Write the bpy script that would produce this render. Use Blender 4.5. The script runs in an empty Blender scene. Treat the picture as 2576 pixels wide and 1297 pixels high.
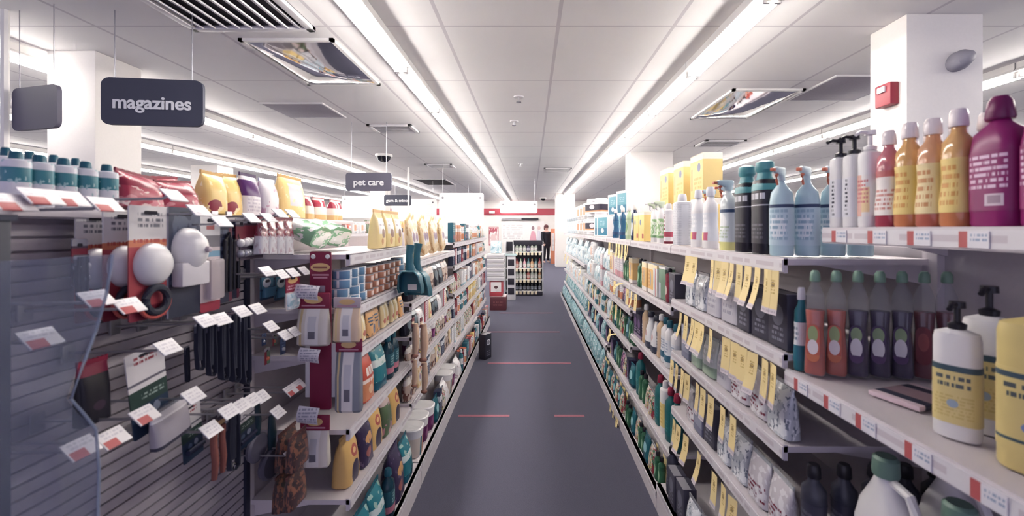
import bpy, bmesh, math, random
from mathutils import Vector, Matrix
R = random.Random(7)
S = bpy.context.scene
COL = S.collection
PI = math.pi
EYE, VX, VY, F = 1.5, 1335.0, 575.0, 1073.0
def PX(px, Y): return (px - VX) * Y / F
def PZ(py, Y): return EYE - (py - VY) * Y / F

# ------------------------------------------------------------------ colours and materials
def lin(c):
    c = c / 255.0
    return c / 12.92 if c <= .04045 else ((c + .055) / 1.055) ** 2.4
def C(r, g, b):
    m = .3 * r + .59 * g + .11 * b
    r, g, b = [(m + (c - m) * .84) * .93 + .07 * f for c, f in zip((r, g, b), (78, 72, 92))]
    return (lin(r), lin(g), lin(b), 1)
WHITE, CREAM, GREY, SILVER = (228, 226, 226), (236, 226, 200), (150, 148, 156), (186, 188, 196)
RED, DRED, ORANGE, YEL, GOLD = (168, 30, 62), (120, 22, 52), (214, 104, 72), (240, 200, 104), (222, 170, 84)
TEAL, DTEAL, AQUA, BLUE, NAVY = (44, 128, 140), (20, 78, 96), (164, 206, 216), (64, 110, 156), (34, 40, 70)
PURP, MAG, GREEN, DGREEN, LGREEN = (84, 36, 104), (140, 20, 98), (84, 134, 92), (34, 84, 56), (176, 206, 160)
BLACK, BROWN, TAN, PINK = (22, 20, 30), (112, 66, 52), (206, 172, 132), (222, 150, 150)

class NT:
    def __init__(s, name):
        s.m = bpy.data.materials.new(name); s.m.use_nodes = True
        s.t = s.m.node_tree; s.n = s.t.nodes; s.p = s.n['Principled BSDF']; s.out = s.n['Material Output']
    def new(s, typ, **k):
        x = s.n.new(typ)
        for a, b in k.items(): setattr(x, a, b)
        return x
    def put(s, sock, v):
        if hasattr(v, 'is_output') or isinstance(v, bpy.types.NodeSocket): s.t.links.new(v, sock)
        else: sock.default_value = v
    def math(s, op, a, b=0.0, c=0.0):
        x = s.new('ShaderNodeMath', operation=op)
        s.put(x.inputs[0], a); s.put(x.inputs[1], b)
        if op in ('COMPARE', 'MULTIPLY_ADD', 'SMOOTH_MIN'): s.put(x.inputs[2], c)
        return x.outputs[0]
    def mix(s, f, a, b):
        x = s.new('ShaderNodeMix', data_type='RGBA')
        s.put(x.inputs[0], f); s.put(x.inputs[6], a); s.put(x.inputs[7], b)
        return x.outputs[2]
    def coords(s, kind='Generated'):
        tc = s.new('ShaderNodeTexCoord'); sp = s.new('ShaderNodeSeparateXYZ')
        s.t.links.new(tc.outputs[kind], sp.inputs[0])
        return tc.outputs[kind], sp.outputs
    def noise(s, vec, scale, detail=2.0):
        x = s.new('ShaderNodeTexNoise'); s.put(x.inputs['Vector'], vec)
        x.inputs['Scale'].default_value = scale; x.inputs['Detail'].default_value = detail
        return x.outputs['Fac']
    def rng(s, v, a, b): return s.math('MULTIPLY', s.math('GREATER_THAN', v, a), s.math('LESS_THAN', v, b))

MATS = {}
def plain(name, col, rough=.5, metal=0.0, trans=0.0, alpha=1.0, emit=0.0, spec=.4, speck=0.0):
    if name in MATS: return MATS[name]
    k = NT(name); p = k.p
    p.inputs['Base Color'].default_value = C(*col); p.inputs['Roughness'].default_value = rough
    p.inputs['Metallic'].default_value = metal; p.inputs['Transmission Weight'].default_value = trans
    p.inputs['Alpha'].default_value = alpha; p.inputs['Specular IOR Level'].default_value = spec
    if emit:
        p.inputs['Emission Color'].default_value = C(*col); p.inputs['Emission Strength'].default_value = emit
    if speck:
        v, _ = k.coords('Object'); n = k.noise(v, 60)
        c = C(*col)
        k.put(p.inputs['Base Color'], k.mix(n, tuple(max(0, x * (1 - speck)) for x in c[:3]) + (1,), tuple(min(1, x * (1 + speck)) for x in c[:3]) + (1,)))
    MATS[name] = k.m
    return k.m

def art(name, base, *layers, rough=.45, spec=.4, ax=0):
    """printed surface: bands, rectangles, ellipses, lines of print and blotches laid over a base colour in the object's own box"""
    if name in MATS: return MATS[name]
    k = NT(name); v, xyz = k.coords('Generated'); x, z = xyz[ax], xyz[2]
    col = C(*base)
    for L in layers:
        t = L[0]
        if t == 'b': m = k.rng(z, L[1], L[2])
        elif t == 'v': m = k.rng(x, L[1], L[2])
        elif t == 'r': m = k.math('MULTIPLY', k.rng(x, L[1], L[2]), k.rng(z, L[3], L[4]))
        elif t == 'e':
            dx = k.math('DIVIDE', k.math('SUBTRACT', x, L[1]), L[3]); dz = k.math('DIVIDE', k.math('SUBTRACT', z, L[2]), L[4])
            m = k.math('LESS_THAN', k.math('ADD', k.math('MULTIPLY', dx, dx), k.math('MULTIPLY', dz, dz)), 1.0)
        elif t == 't':
            rows = L[6]; zz = k.math('MULTIPLY', k.math('SUBTRACT', z, L[3]), rows / (L[4] - L[3]))
            fr = k.math('FRACT', zz); fl = k.math('FLOOR', zz)
            cb = k.new('ShaderNodeCombineXYZ'); k.put(cb.inputs[0], k.math('MULTIPLY', x, 14.0)); k.put(cb.inputs[1], k.math('MULTIPLY', fl, 7.3))
            n = k.noise(cb.outputs[0], 1.0, 1.0)
            m = k.math('MULTIPLY', k.rng(fr, .25, .8), k.math('GREATER_THAN', n, .46))
            m = k.math('MULTIPLY', m, k.math('MULTIPLY', k.rng(x, L[1], L[2]), k.rng(z, L[3], L[4])))
        elif t == 'n': m = k.math('GREATER_THAN', k.noise(v, L[1], 2.0), L[2])
        col = k.mix(m, col, C(*(L[5] if t in 'ret' else L[3])))
    k.put(k.p.inputs['Base Color'], col)
    k.p.inputs['Roughness'].default_value = rough; k.p.inputs['Specular IOR Level'].default_value = spec
    MATS[name] = k.m
    return k.m

def clear(name, col, see=.75, rough=.12):
    if name in MATS: return MATS[name]
    k = NT(name); tr = k.new('ShaderNodeBsdfTransparent'); mx = k.new('ShaderNodeMixShader')
    tr.inputs[0].default_value = tuple(.72 + .28 * lin(c) for c in col) + (1,)
    k.p.inputs['Base Color'].default_value = C(*col); k.p.inputs['Roughness'].default_value = rough
    mx.inputs[0].default_value = see
    k.t.links.new(k.p.outputs[0], mx.inputs[1]); k.t.links.new(tr.outputs[0], mx.inputs[2]); k.t.links.new(mx.outputs[0], k.out.inputs[0])
    MATS[name] = k.m
    return k.m

# ------------------------------------------------------------------ mesh building
def sgnpow(v, e): return math.copysign(abs(v) ** e, v)
class MB:
    def __init__(s): s.bm = bmesh.new()
    def box(s, x0, x1, y0, y1, z0, z1, bev=0.0, rot=None):
        r = bmesh.ops.create_cube(s.bm, size=1.0); vs = r['verts']
        M = Matrix.Translation(((x0 + x1) / 2, (y0 + y1) / 2, (z0 + z1) / 2)) @ (rot or Matrix()) @ Matrix.Diagonal((x1 - x0, y1 - y0, z1 - z0, 1))
        bmesh.ops.transform(s.bm, matrix=M, verts=vs)
        if bev:
            es = list({e for v in vs for e in v.link_edges})
            bmesh.ops.bevel(s.bm, geom=es, offset=bev, segments=2, affect='EDGES', profile=.6)
        return s
    def loft(s, rings, n=20, jig=0.0, seed=1):
        rr = random.Random(seed); prev = None; first = None
        for q in rings:
            z, a, b = q[0], q[1], q[2]; e = q[3] if len(q) > 3 else 2.0; cx = q[4] if len(q) > 4 else 0; cy = q[5] if len(q) > 5 else 0
            ring = []
            for i in range(n):
                t = 2 * PI * (i + .5) / n
                x = a * sgnpow(math.cos(t), 2 / e); y = b * sgnpow(math.sin(t), 2 / e)
                j = 1 + (rr.uniform(-jig, jig) if jig else 0)
                ring.append(s.bm.verts.new((cx + x, cy + y * j, z)))
            if prev:
                for i in range(n): s.bm.faces.new((prev[i], prev[(i + 1) % n], ring[(i + 1) % n], ring[i]))
            else: first = ring
            prev = ring
        s.bm.faces.new(list(reversed(first))); s.bm.faces.new(prev)
        return s
    def lathe(s, prof, n=20, cx=0, cy=0): return s.loft([(z, r, r, 2, cx, cy) for r, z in prof], n)
    def tube(s, pts, r, n=8, rs=None):
        pts = [Vector(p) for p in pts]; prev = None; up = Vector((.13, .21, .97))
        first = None
        for i, p in enumerate(pts):
            d = (pts[min(i + 1, len(pts) - 1)] - pts[max(i - 1, 0)]).normalized()
            a = d.cross(up)
            if a.length < .05: a = d.cross(Vector((1, 0, 0)))
            a.normalize(); b = d.cross(a); rad = rs[i] if rs else r
            ring = [s.bm.verts.new(p + a * rad * math.cos(2 * PI * k / n) + b * rad * math.sin(2 * PI * k / n)) for k in range(n)]
            if prev:
                for k in range(n): s.bm.faces.new((prev[k], prev[(k + 1) % n], ring[(k + 1) % n], ring[k]))
            else: first = ring
            prev = ring
        s.bm.faces.new(list(reversed(first))); s.bm.faces.new(prev)
        return s
    def prism(s, outline, y0, y1):
        a = [s.bm.verts.new((x, y0, z)) for x, z in outline]; b = [s.bm.verts.new((x, y1, z)) for x, z in outline]; n = len(a)
        s.bm.faces.new(a); s.bm.faces.new(list(reversed(b)))
        for i in range(n): s.bm.faces.new((a[i], b[i], b[(i + 1) % n], a[(i + 1) % n]))
        return s
    def strip(s, pts, half, th, axis=0):
        """a ribbon of width 2*half along axis following pts with thickness th"""
        pts = [Vector(p) for p in pts]; rows = []
        w = Vector((half, 0, 0)) if axis == 0 else Vector((0, half, 0))
        for i, p in enumerate(pts):
            d = (pts[min(i + 1, len(pts) - 1)] - pts[max(i - 1, 0)]).normalized(); nrm = d.cross(w).normalized() * th / 2
            rows.append([s.bm.verts.new(v) for v in (p - w - nrm, p + w - nrm, p + w + nrm, p - w + nrm)])
        for a, b in zip(rows, rows[1:]):
            for k in range(4): s.bm.faces.new((a[k], a[(k + 1) % 4], b[(k + 1) % 4], b[k]))
        s.bm.faces.new(list(reversed(rows[0]))); s.bm.faces.new(rows[-1])
        return s
    def xf(s, M): bmesh.ops.transform(s.bm, matrix=M, verts=s.bm.verts[:]); return s
    def mesh(s, name, sharp=.65):
        bm = s.bm; bmesh.ops.recalc_face_normals(bm, faces=bm.faces[:])
        for f in bm.faces: f.smooth = True
        for e in bm.edges:
            if len(e.link_faces) != 2 or e.calc_face_angle(0) > sharp: e.smooth = False
        me = bpy.data.meshes.new(name); bm.to_mesh(me); bm.free()
        return me
def rrect(w, h, r, cx=0, cz=0, n=4):
    o = []
    for sx, sz, a0 in ((1, 1, 0), (-1, 1, 90), (-1, -1, 180), (1, -1, 270)):
        for i in range(n + 1):
            a = math.radians(a0 + 90 * i / n)
            o.append((cx + sx * (w / 2 - r) + r * math.cos(a), cz + sz * (h / 2 - r) + r * math.sin(a)))
    return o

def obj(name, mb, mat, parent=None):
    o = bpy.data.objects.new(name, mb.mesh(name)); o.data.materials.append(mat); COL.objects.link(o)
    if parent: o.parent = parent
    return o
def tag(o, label, cat, group=None):
    o['label'] = label; o['category'] = cat
    if group: o['group'] = group
    return o
def empty(name, loc=(0, 0, 0), rz=0.0):
    o = bpy.data.objects.new(name, None); COL.objects.link(o); o.location = loc; o.rotation_euler = (0, 0, rz); o.empty_display_size = .05
    return o
def struct(name, mb, mat, parent=None):
    o = obj(name, mb, mat, parent)
    if not parent: o['kind'] = 'structure'
    return o
def dup(o, parent=None):
    c = o.copy(); COL.objects.link(c)
    if parent: c.parent = parent
    for ch in list(o.children): dup(ch, c)
    return c
ORD = 'zeroth first second third fourth fifth sixth seventh eighth ninth tenth eleventh twelfth thirteenth fourteenth fifteenth sixteenth seventeenth eighteenth nineteenth twentieth'.split()
ORD += ['twenty-' + w for w in ORD[1:10]] + ['thirtieth'] + ['thirty-' + w for w in ORD[1:10]]

# ------------------------------------------------------------------ room shell
def mat_ceiling():
    k = NT('ceiling tiles'); v, xyz = k.coords('Object')
    gx = k.math('ABSOLUTE', k.math('SUBTRACT', k.math('FRACT', k.math('ADD', k.math('DIVIDE', k.math('SUBTRACT', xyz[0], .19), .8), 40.5)), .5))
    gy = k.math('ABSOLUTE', k.math('SUBTRACT', k.math('FRACT', k.math('ADD', k.math('DIVIDE', k.math('SUBTRACT', xyz[1], 2.95), 1.08), 40.5)), .5))
    m = k.math('MAXIMUM', k.math('LESS_THAN', gx, .016), k.math('LESS_THAN', gy, .009))
    n = k.noise(v, 1.1, 3)
    base = k.mix(n, C(226, 224, 224), C(238, 236, 234))
    k.put(k.p.inputs['Base Color'], k.mix(m, base, C(202, 197, 202)))
    k.p.inputs['Roughness'].default_value = .8
    return k.m
def mat_carpet():
    k = NT('carpet'); v, xyz = k.coords('Object')
    n = k.noise(v, 260, 2); n2 = k.noise(v, 2.0, 3)
    c = k.mix(n, C(56, 56, 74), C(104, 104, 122))
    c = k.mix(k.math('MULTIPLY', n2, .35), c, C(76, 75, 92))
    k.put(k.p.inputs['Base Color'], c); k.p.inputs['Roughness'].default_value = .95; k.p.inputs['Specular IOR Level'].default_value = .1
    b = k.new('ShaderNodeBump'); b.inputs['Strength'].default_value = .3; b.inputs['Distance'].default_value = .01
    k.put(b.inputs['Height'], n); k.put(k.p.inputs['Normal'], b.outputs[0])
    return k.m
CEIL = 2.9
XL, XR, YN, YF = -12.0, 10.0, -2.5, 21.5
wallm = plain('painted wall', (226, 222, 218), .7, speck=.03)
struct('floor', MB().box(XL, XR, YN, YF, -.1, 0), mat_carpet())
struct('ceiling', MB().box(XL, XR, YN, YF, CEIL, CEIL + .1), mat_ceiling())
struct('wall_back', MB().box(XL, XR, YF, YF + .15, 0, CEIL), wallm)
struct('wall_left', MB().box(XL - .15, XL, YN, YF + .15, 0, CEIL), wallm)
struct('wall_right', MB().box(XR, XR + .15, YN, YF + .15, 0, CEIL), wallm)
struct('trim_1', MB().box(XL, XR, YF - .03, YF, 2.18, 2.52, .01), plain('red wall band', (196, 66, 84), .5))
for nm, x0, x1, y0, y1 in (('column_left', -3.8, -3.42, 3.35, 3.75), ('column_right', 2.45, 2.95, 2.78, 3.08), ('column_middle', 1.82, 2.6, 7.8, 8.2),
                           ('column_far', .98, 1.75, 16.8, 17.3), ('column_behind', -7.5, -6.9, 9.4, 9.9), ('column_distant', -4.15, -3.75, 11, 11.4)):
    struct(nm, MB().box(x0, x1, y0, y1, 0, CEIL, .008), wallm)
tape = plain('red floor tape', (160, 84, 102), .7, speck=.1)
for i, (Y, x0, x1) in enumerate(((3.42, -.58, -.17), (3.42, .19, .43), (4.76, -.48, .45), (6.2, -.62, .42), (7.6, -.55, .4))):
    o = obj('floor_tape', MB().box(x0, x1, Y - .018, Y + .018, 0, .003), tape)
    tag(o, ('short worn red floor stripe on the carpet, left piece', 'short worn red floor stripe on the carpet, right piece', 'long red floor stripe, second stripe across the aisle', 'long red floor stripe, third stripe across the aisle',
            'red floor stripe farthest down the aisle')[i], 'floor stripe', 'red stripes across the carpet')

# ------------------------------------------------------------------ ceiling fittings
housing = plain('white lamp housing', (236, 234, 230), .4); socketm = plain('lamp socket', (200, 198, 196), .5)
tubem = plain('fluorescent tube', (255, 249, 238), .4, emit=11)
ROWS = ((-8.6, 3.6, 'fourth row left of the aisle'), (-6.1, 2.4, 'third row left of the aisle'), (-3.95, 2.4, 'second row left of the aisle'), (-1.06, 1.1, 'row just left of the aisle'),
        (1.37, 1.2, 'row just right of the aisle'), (4.15, 1.2, 'second row right of the aisle'), (7.1, 3.6, 'third row right of the aisle'))
lamp0 = None
for X, ys, rn in ROWS:
    y = ys; i = 0
    while y < 20.4:
        i += 1
        if lamp0 is None:
            lamp0 = empty('ceiling_strip_light')
            h = MB().prism([(-.06, 0), (.06, 0), (.06, -.05), (.08, -.07), (.08, -.078), (-.08, -.078), (-.08, -.07), (-.06, -.05)], .006, 2.394)
            obj('housing', h, housing, lamp0)
            for q in (0, 1):
                for dx in (-.03, .03):
                    t = MB().tube([(dx, .03 + 1.2 * q, -.102), (dx, 1.17 + 1.2 * q, -.102)], .019, 10); tb = obj('tube', t, tubem, lamp0)
                    e = MB()
                    for yy in (.012 + 1.2 * q, 1.17 + 1.2 * q): e.box(dx - .02, dx + .02, yy, yy + .018, -.125, -.07, .004)
                    obj('socket', e, socketm, tb)
            lp = lamp0
        else: lp = dup(lamp0)
        lp.location = (X, y, CEIL)
        tag(lp, f'white fluorescent strip light, {ORD[i]} from the near end, {rn}', 'ceiling light', 'fluorescent strip lights')
        y += 2.4

mirm = plain('mirror panel', (226, 226, 230), .06, 1.0)
def ceiling_mirror(x0, x1, y0, y1, label):
    t = empty('ceiling_mirror', ((x0 + x1) / 2, (y0 + y1) / 2, CEIL)); a, b = (x1 - x0) / 2, (y1 - y0) / 2
    f = MB()
    for q in ((-a, a, -b, -b + .03), (-a, a, b - .03, b), (-a, -a + .03, -b, b), (a - .03, a, -b, b)): f.box(*q, -.02, 0)
    obj('frame', f, housing, t)
    m = MB(); n = 8; g = []
    for i in range(n + 1):
        for j in range(n + 1):
            u, v = -1 + 2 * i / n, -1 + 2 * j / n
            g.append(m.bm.verts.new((u * (a - .03), v * (b - .03), -.012 - .06 * (1 - max(abs(u), abs(v)) ** 1.5))))
    for i in range(n):
        for j in range(n): m.bm.faces.new([g[p] for p in (i * (n + 1) + j, (i + 1) * (n + 1) + j, (i + 1) * (n + 1) + j + 1, i * (n + 1) + j + 1)])
    obj('mirror', m, mirm, t)
    tag(t, label, 'mirror', 'mirrored ceiling panels')
ceiling_mirror(-2.15, -1.45, 3.13, 4.12, 'mirrored ceiling panel beside the louvred vent, left of the aisle')
ceiling_mirror(2.02, 2.75, 4.26, 5.4, 'mirrored ceiling panel above the right gondola, beside the grey tile')
ventm = plain('vent metal', (214, 212, 214), .45); darkm = plain('duct dark', (30, 28, 36), .9)
def vent(x0, x1, y0, y1, n, along, label, pale=False):
    t = empty('ceiling_vent', ((x0 + x1) / 2, (y0 + y1) / 2, CEIL)); a, b = (x1 - x0) / 2, (y1 - y0) / 2
    obj('backing', MB().box(-a, a, -b, b, -.004, 0), darkm, t)
    f = MB()
    for q in ((-a, a, -b, -b + .05), (-a, a, b - .05, b), (-a, -a + .05, -b, b), (a - .05, a, -b, b)): f.box(*q, -.03, 0, .004)
    obj('frame', f, ventm, t)
    s = MB()
    for i in range(n):
        u = -1 + 2 * (i + .5) / n
        if along == 'y': s.box(u * (a - .05) - (a - .05) / n * .55, u * (a - .05) + (a - .05) / n * .3, -b + .05, b - .05, -.022, -.012, rot=Matrix.Rotation(.35, 4, 'Y'))
        else: s.box(-a + .05, a - .05, u * (b - .05) - (b - .05) / n * .6, u * (b - .05) + (b - .05) / n * .35, -.022, -.012, rot=Matrix.Rotation(.35, 4, 'X'))
    obj('slats', s, ventm, t)
    tag(t, label, 'vent', 'ceiling air vents')
vent(-2.35, -1.5, 2.3, 2.98, 9, 'y', 'large louvred ceiling vent nearest the camera on the left')
vent(-2.2, -1.6, 5.7, 6.15, 6, 'x', 'small white ceiling vent between the mirror and the dome camera')
vent(.3, .95, 9.8, 10.4, 5, 'x', 'small ceiling vent above the aisle, far down')
vent(2.75, 3.4, 6.7, 7.2, 5, 'x', 'ceiling vent right of the aisle in front of the middle column')
vent(-2.3, -1.7, 9.2, 9.7, 5, 'x', 'pale ceiling vent left of the aisle beyond the dome camera')
t = empty('ceiling_hatch', (-2.85, 12.8, CEIL)); obj('opening', MB().box(-.42, .42, -.75, .75, -.01, 0), darkm, t)
f = MB()
for q in ((-.46, .46, -.79, -.75), (-.46, .46, .75, .79), (-.46, -.42, -.79, .79), (.42, .46, -.79, .79)): f.box(*q, -.015, 0)
obj('frame', f, ventm, t); tag(t, 'black square opening in the ceiling behind the pet care sign', 'ceiling hatch')
for x0, x1, y0, y1, lb in ((2.8, 3.5, 3.9, 4.62, 'grey stained ceiling tile above the right column'), (-3.0, -2.33, 4.75, 5.33, 'grey stained ceiling tile left of the mirrored panel')):
    t = empty('ceiling_tile', ((x0 + x1) / 2, (y0 + y1) / 2, CEIL)); a, b = (x1 - x0) / 2, (y1 - y0) / 2
    obj('panel', MB().box(-a, a, -b, b, -.012, 0, .003), plain('grey tile', (150, 144, 156), .9, speck=.1), t)
    f = MB()
    for q in ((-a - .02, a + .02, -b - .02, -b), (-a - .02, a + .02, b, b + .02), (-a - .02, -a, -b, b), (a, a + .02, -b, b)): f.box(*q, -.014, 0)
    obj('frame', f, ventm, t); tag(t, lb, 'ceiling tile')
smoked = plain('smoked dome', (18, 18, 30), .08, spec=.7)
for X, Y, r, lb in ((-2.77, 8.05, .13, 'black dome camera on the ceiling above the pet care sign'), (.56, 19.2, .12, 'small black dome camera on the far ceiling above the aisle end')):
    t = empty('dome_camera', (X, Y, CEIL))
    obj('base_ring', MB().lathe([(r * 1.15, -.045), (r * 1.2, -.03), (r * 1.2, 0)], 24), housing, t)
    obj('dome', MB().lathe([(.01, -.045 - r * .8), (r * .5, -.045 - r * .7), (r * .85, -.045 - r * .42), (r, -.045)], 24), smoked, t)
    tag(t, lb, 'camera', 'dome cameras')
for i, (px, py) in enumerate(((1305, 250), (1293, 310), (1309, 415))):
    Y = (CEIL - .03 - EYE) * F / (VY - py)
    t = empty('sprinkler_head', (PX(px, Y), Y, CEIL))
    obj('plate', MB().lathe([(.05, -.012), (.055, 0)], 16), ventm, t); obj('nozzle', MB().lathe([(.028, -.06), (.028, -.055), (.009, -.053), (.012, -.012)], 10), plain('chrome', (190, 190, 196), .25, 1.0), t)
    tag(t, f'small ceiling sprinkler head over the aisle, {ORD[i + 1]} from the camera', 'sprinkler', 'sprinkler heads')

# ------------------------------------------------------------------ hanging signs
def text_part(parent, txt, size, mat, y, z, x=0, name='lettering'):
    cu = bpy.data.curves.new(name, 'FONT'); cu.body = txt; cu.size = size; cu.align_x = 'CENTER'; cu.align_y = 'CENTER'; cu.extrude = .002; cu.offset = size * .022
    tmp = bpy.data.objects.new(name, cu); COL.objects.link(tmp); bpy.context.view_layer.update()
    me = bpy.data.meshes.new_from_object(tmp.evaluated_get(bpy.context.evaluated_depsgraph_get())); bpy.data.objects.remove(tmp); bpy.data.curves.remove(cu)
    o = bpy.data.objects.new(name, me); COL.objects.link(o); me.materials.clear(); me.materials.append(mat); o.parent = parent
    o.location = (x, y, z); o.rotation_euler = (PI / 2, 0, 0)
    return o
signm = plain('slate sign', (58, 62, 80), .55); signl = plain('slate sign paler', (96, 94, 112), .55); letm = plain('sign lettering', (226, 228, 230), .5); steel = plain('wire steel', (170, 170, 176), .35, .8)
def sign(cx, cy, Y, w, h, txt, size, label, rz=0.0, mat=signm, pole=None, wires=True):
    X, Z = PX(cx, Y), PZ(cy, Y)
    t = empty('hanging_sign', (X, Y, Z), rz)
    obj('board', MB().prism(rrect(w, h, h * .16), -.012, .012), mat, t)
    if txt: text_part(t, txt, size, letm, -.015, -.01)
    if wires:
        for dx in (-w * .38, w * .38): obj('wire', MB().tube([(dx, 0, h / 2 - .01), (dx, 0, CEIL - Z)], .003, 6), steel, t)
    if pole is not None: obj('pole', MB().tube([(pole, -.03, -.9), (pole, -.03, CEIL - Z)], .022, 8), housing, t)
    tag(t, label, 'sign', 'dark aisle signs')
sign(387, 258, 2.76, .6, .3, 'magazines', .115, 'dark blue hanging sign reading magazines', .12)
sign(928, 457, 5.6, .6, .24, 'pet care', .12, 'slate grey hanging sign reading pet care', 0, signl)
sign(1000, 503.5, 9.75, .61, .25, 'gum & mints', .1, 'dark hanging sign reading gum & mints', 0, signm, .26)
sign(1163, 525.5, 13.0, .5, .2, '', .1, 'small pale grey hanging sign with a white text panel', -.05, signl)
wp = bpy.data.objects['hanging_sign.003']; obj('text_panel', MB().prism(rrect(.17, .085, .02, -.095), -.016, -.012), letm, wp); obj('text_panel', MB().prism(rrect(.17, .085, .02, .095), -.016, -.012), letm, wp)
sign(92, 272, 2.7, .42, .27, '', .1, 'dark slanted hanging sign beside the near left column', -.25, signl, -.24)
whb = plain('white board', (236, 234, 232), .5)
def board(x0, x1, y0, y1, Y, label, mat):
    w, h = (x1 - x0) * Y / F, (y1 - y0) * Y / F; X, Z = PX((x0 + x1) / 2, Y), PZ((y0 + y1) / 2, Y)
    t = empty('hanging_board', (X, Y, Z))
    obj('board', MB().prism(rrect(w, h, .05), -.008, .008), mat, t)
    for s in (-1, 1):
        obj('stud', MB().lathe([(.025, 0), (.02, .012)], 12).xf(Matrix.Translation((s * w * .42, -.008, h / 2 - .1)) @ Matrix.Rotation(PI / 2, 4, 'X')), plain('grey stud', GREY, .4), t)
        obj('wire', MB().tube([(s * w * .42, 0, h / 2 - .02), (s * w * .42, 0, CEIL - Z)], .003, 6), steel, t)
    tag(t, label, 'board', 'white hanging boards')
prt = art('white board print', (236, 234, 232), ('t', .1, .48, .2, .7, (226, 224, 223), 5), ('t', .55, .9, .2, .8, (228, 226, 225), 6))
board(1105, 1217, 485, 566, 9.0, 'large white hanging board with rounded corners left of the aisle', prt)
board(1258, 1352, 505, 536, 12.0, 'white hanging board straight above the wine rack', prt)
board(985, 1098, 500, 556, 12.5, 'white hanging board behind the gum & mints sign', prt)
board(860, 960, 492, 548, 12.0, 'white hanging board below the pet care sign', prt)

# red alarm and camera on the right column
t = empty('mounted_fire_alarm', (2.45, 2.9, PZ(232, 2.85))); obj('body', MB().box(-.06, 0, -.065, .065, -.08, .07, .01), plain('alarm red', (160, 40, 56), .4), t)
obj('strobe', MB().box(-.075, -.06, -.03, .03, .01, .05, .006), plain('strobe lens', (236, 236, 240), .15), t); tag(t, 'red fire alarm box with white strobe on the right column', 'fire alarm')
t = empty('mounted_speaker', (PX(2415, 2.76), 2.78, PZ(155, 2.78))); obj('shell', MB().loft([(0, .085, .06, 2), (.03, .085, .06, 2), (.07, .06, .04, 2), (.085, .02, .015, 2)]).xf(Matrix.Rotation(PI / 2, 4, 'X') @ Matrix.Rotation(.6, 4, 'Z')), plain('speaker grey', (140, 138, 150), .6), t)
tag(t, 'grey oval speaker mounted high on the right column', 'speaker')

# ------------------------------------------------------------------ gondola shelving
shelfm = plain('shelf enamel', (214, 206, 210), .4); panelm = plain('back panel', (186, 178, 184), .6, speck=.06); darkpost = plain('dark upright', (34, 38, 62), .5)
stripm = art('price strip', (222, 218, 222), ('t', .0, 1, .15, .85, (202, 192, 200), 1), rough=.35, ax=1)
chip = art('price label', (226, 224, 230), ('v', .0, .3, (196, 84, 84)), ('t', .4, .95, .35, .9, (150, 166, 196), 2))
chipl = art('price label mirrored', (226, 224, 230), ('v', .0, .3, (190, 70, 78)), ('t', .4, .95, .35, .9, (150, 166, 196), 2))
SHELF = {}
def bay(key, side, y0, y1, back, shelves, label, base=True, labels=0, top=None, slat=False):
    """side +1: stands right of the aisle and faces -x; shelves = [(z, front)] from the top down"""
    t = empty('gondola_shelving', (back, (y0 + y1) / 2, 0)); L = (y1 - y0) / 2
    def bx(x0, x1, *q, **k): return MB().box(min(x0, x1), max(x0, x1), *q, **k)
    top = top or shelves[0][0] + .03
    if slat:
        m = MB().box(*sorted((0, side * .025)), -L, L, .1, top)
        z = .12
        while z < top - .02:
            m.box(*sorted((0, -side * .012)), -L, L, z, z + .025); z += .031
        obj('slat_panel', m, panelm, t)
    else: obj('back_panel', bx(0, side * .025, -L, L, .1, top), panelm, t)
    for yy in (-L + .012, L - .012): obj('upright', bx(-side * .022, side * .02, yy - .012, yy + .012, 0, top), darkpost if slat else shelfm, t)
    for i, (z, fr) in enumerate(shelves):
        d = fr - back
        hz = .042
        if i == len(shelves) - 1 and base:
            m = bx(0, d, -L + .004, L - .004, z - .02, z); m.box(*sorted((d, d * .96)), -L + .004, L - .004, 0, z)
            s = obj('base_shelf', m, shelfm, t)
        else:
            m = bx(-side * .022, d, -L + .004, L - .004, z - .018, z); m.box(*sorted((d, d + side * .012)), -L + .004, L - .004, z - hz, z + .004)
            for yy in (-L + .03, L - .03): m.prism([(0, z - .02), (d * .75, z - .02), (0, z - .08)], yy - .003, yy + .003)
            s = obj('shelf', m, shelfm, t)
        ps = bx(d - side * .004, d, -L + .006, L - .006, z - hz + .004, z - .002); ps.bm
        p = obj('price_strip', ps, stripm, s)
        if labels and i < 2:
            for j in range(labels):
                yy = -L + (j + .35) * 2 * L / labels + R.uniform(-.01, .01)
                q = MB().box(-.028, .028, -.002, 0, 0, .032)
                o = bpy.data.objects.new('price_label', q.mesh('price_label')); o.data.materials.append(chip); COL.objects.link(o); o.parent = s; o.location = (d - side * .0045, yy, z - hz + .005); o.rotation_euler = (0, 0, -side * PI / 2)
        SHELF[key, i] = (z, fr, back, y0, y1, side, (shelves[i - 1][0] - .06 - z) if i else .6)
    tag(t, label, 'shelving', 'gondola shelving')
    return t
BAYN = {'RA': 'nearest right bay', 'RB': 'second right bay', 'RC': 'third right bay', 'RD': 'fourth right bay', 'RE': 'fifth right bay', 'RF': 'sixth right bay', 'RG': 'seventh right bay',
        'LB': 'first left bay', 'LC': 'second left bay', 'LD': 'third left bay', 'LE': 'fourth left bay'}
bay('RA', 1, .3, 1.26, 1.2, [(1.5, .86), (1.085, .75), (.6, .75), (.15, .67)], 'nearest right gondola bay with red price chips, pink and amber bottles on top', labels=8, top=1.53)
bay('RB', 1, 1.26, 2.27, 1.2, [(1.41, .75), (1.127, .75), (.855, .75), (.56, .75), (.15, .67)], 'second right gondola bay hung with many yellow sale tags')
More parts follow.
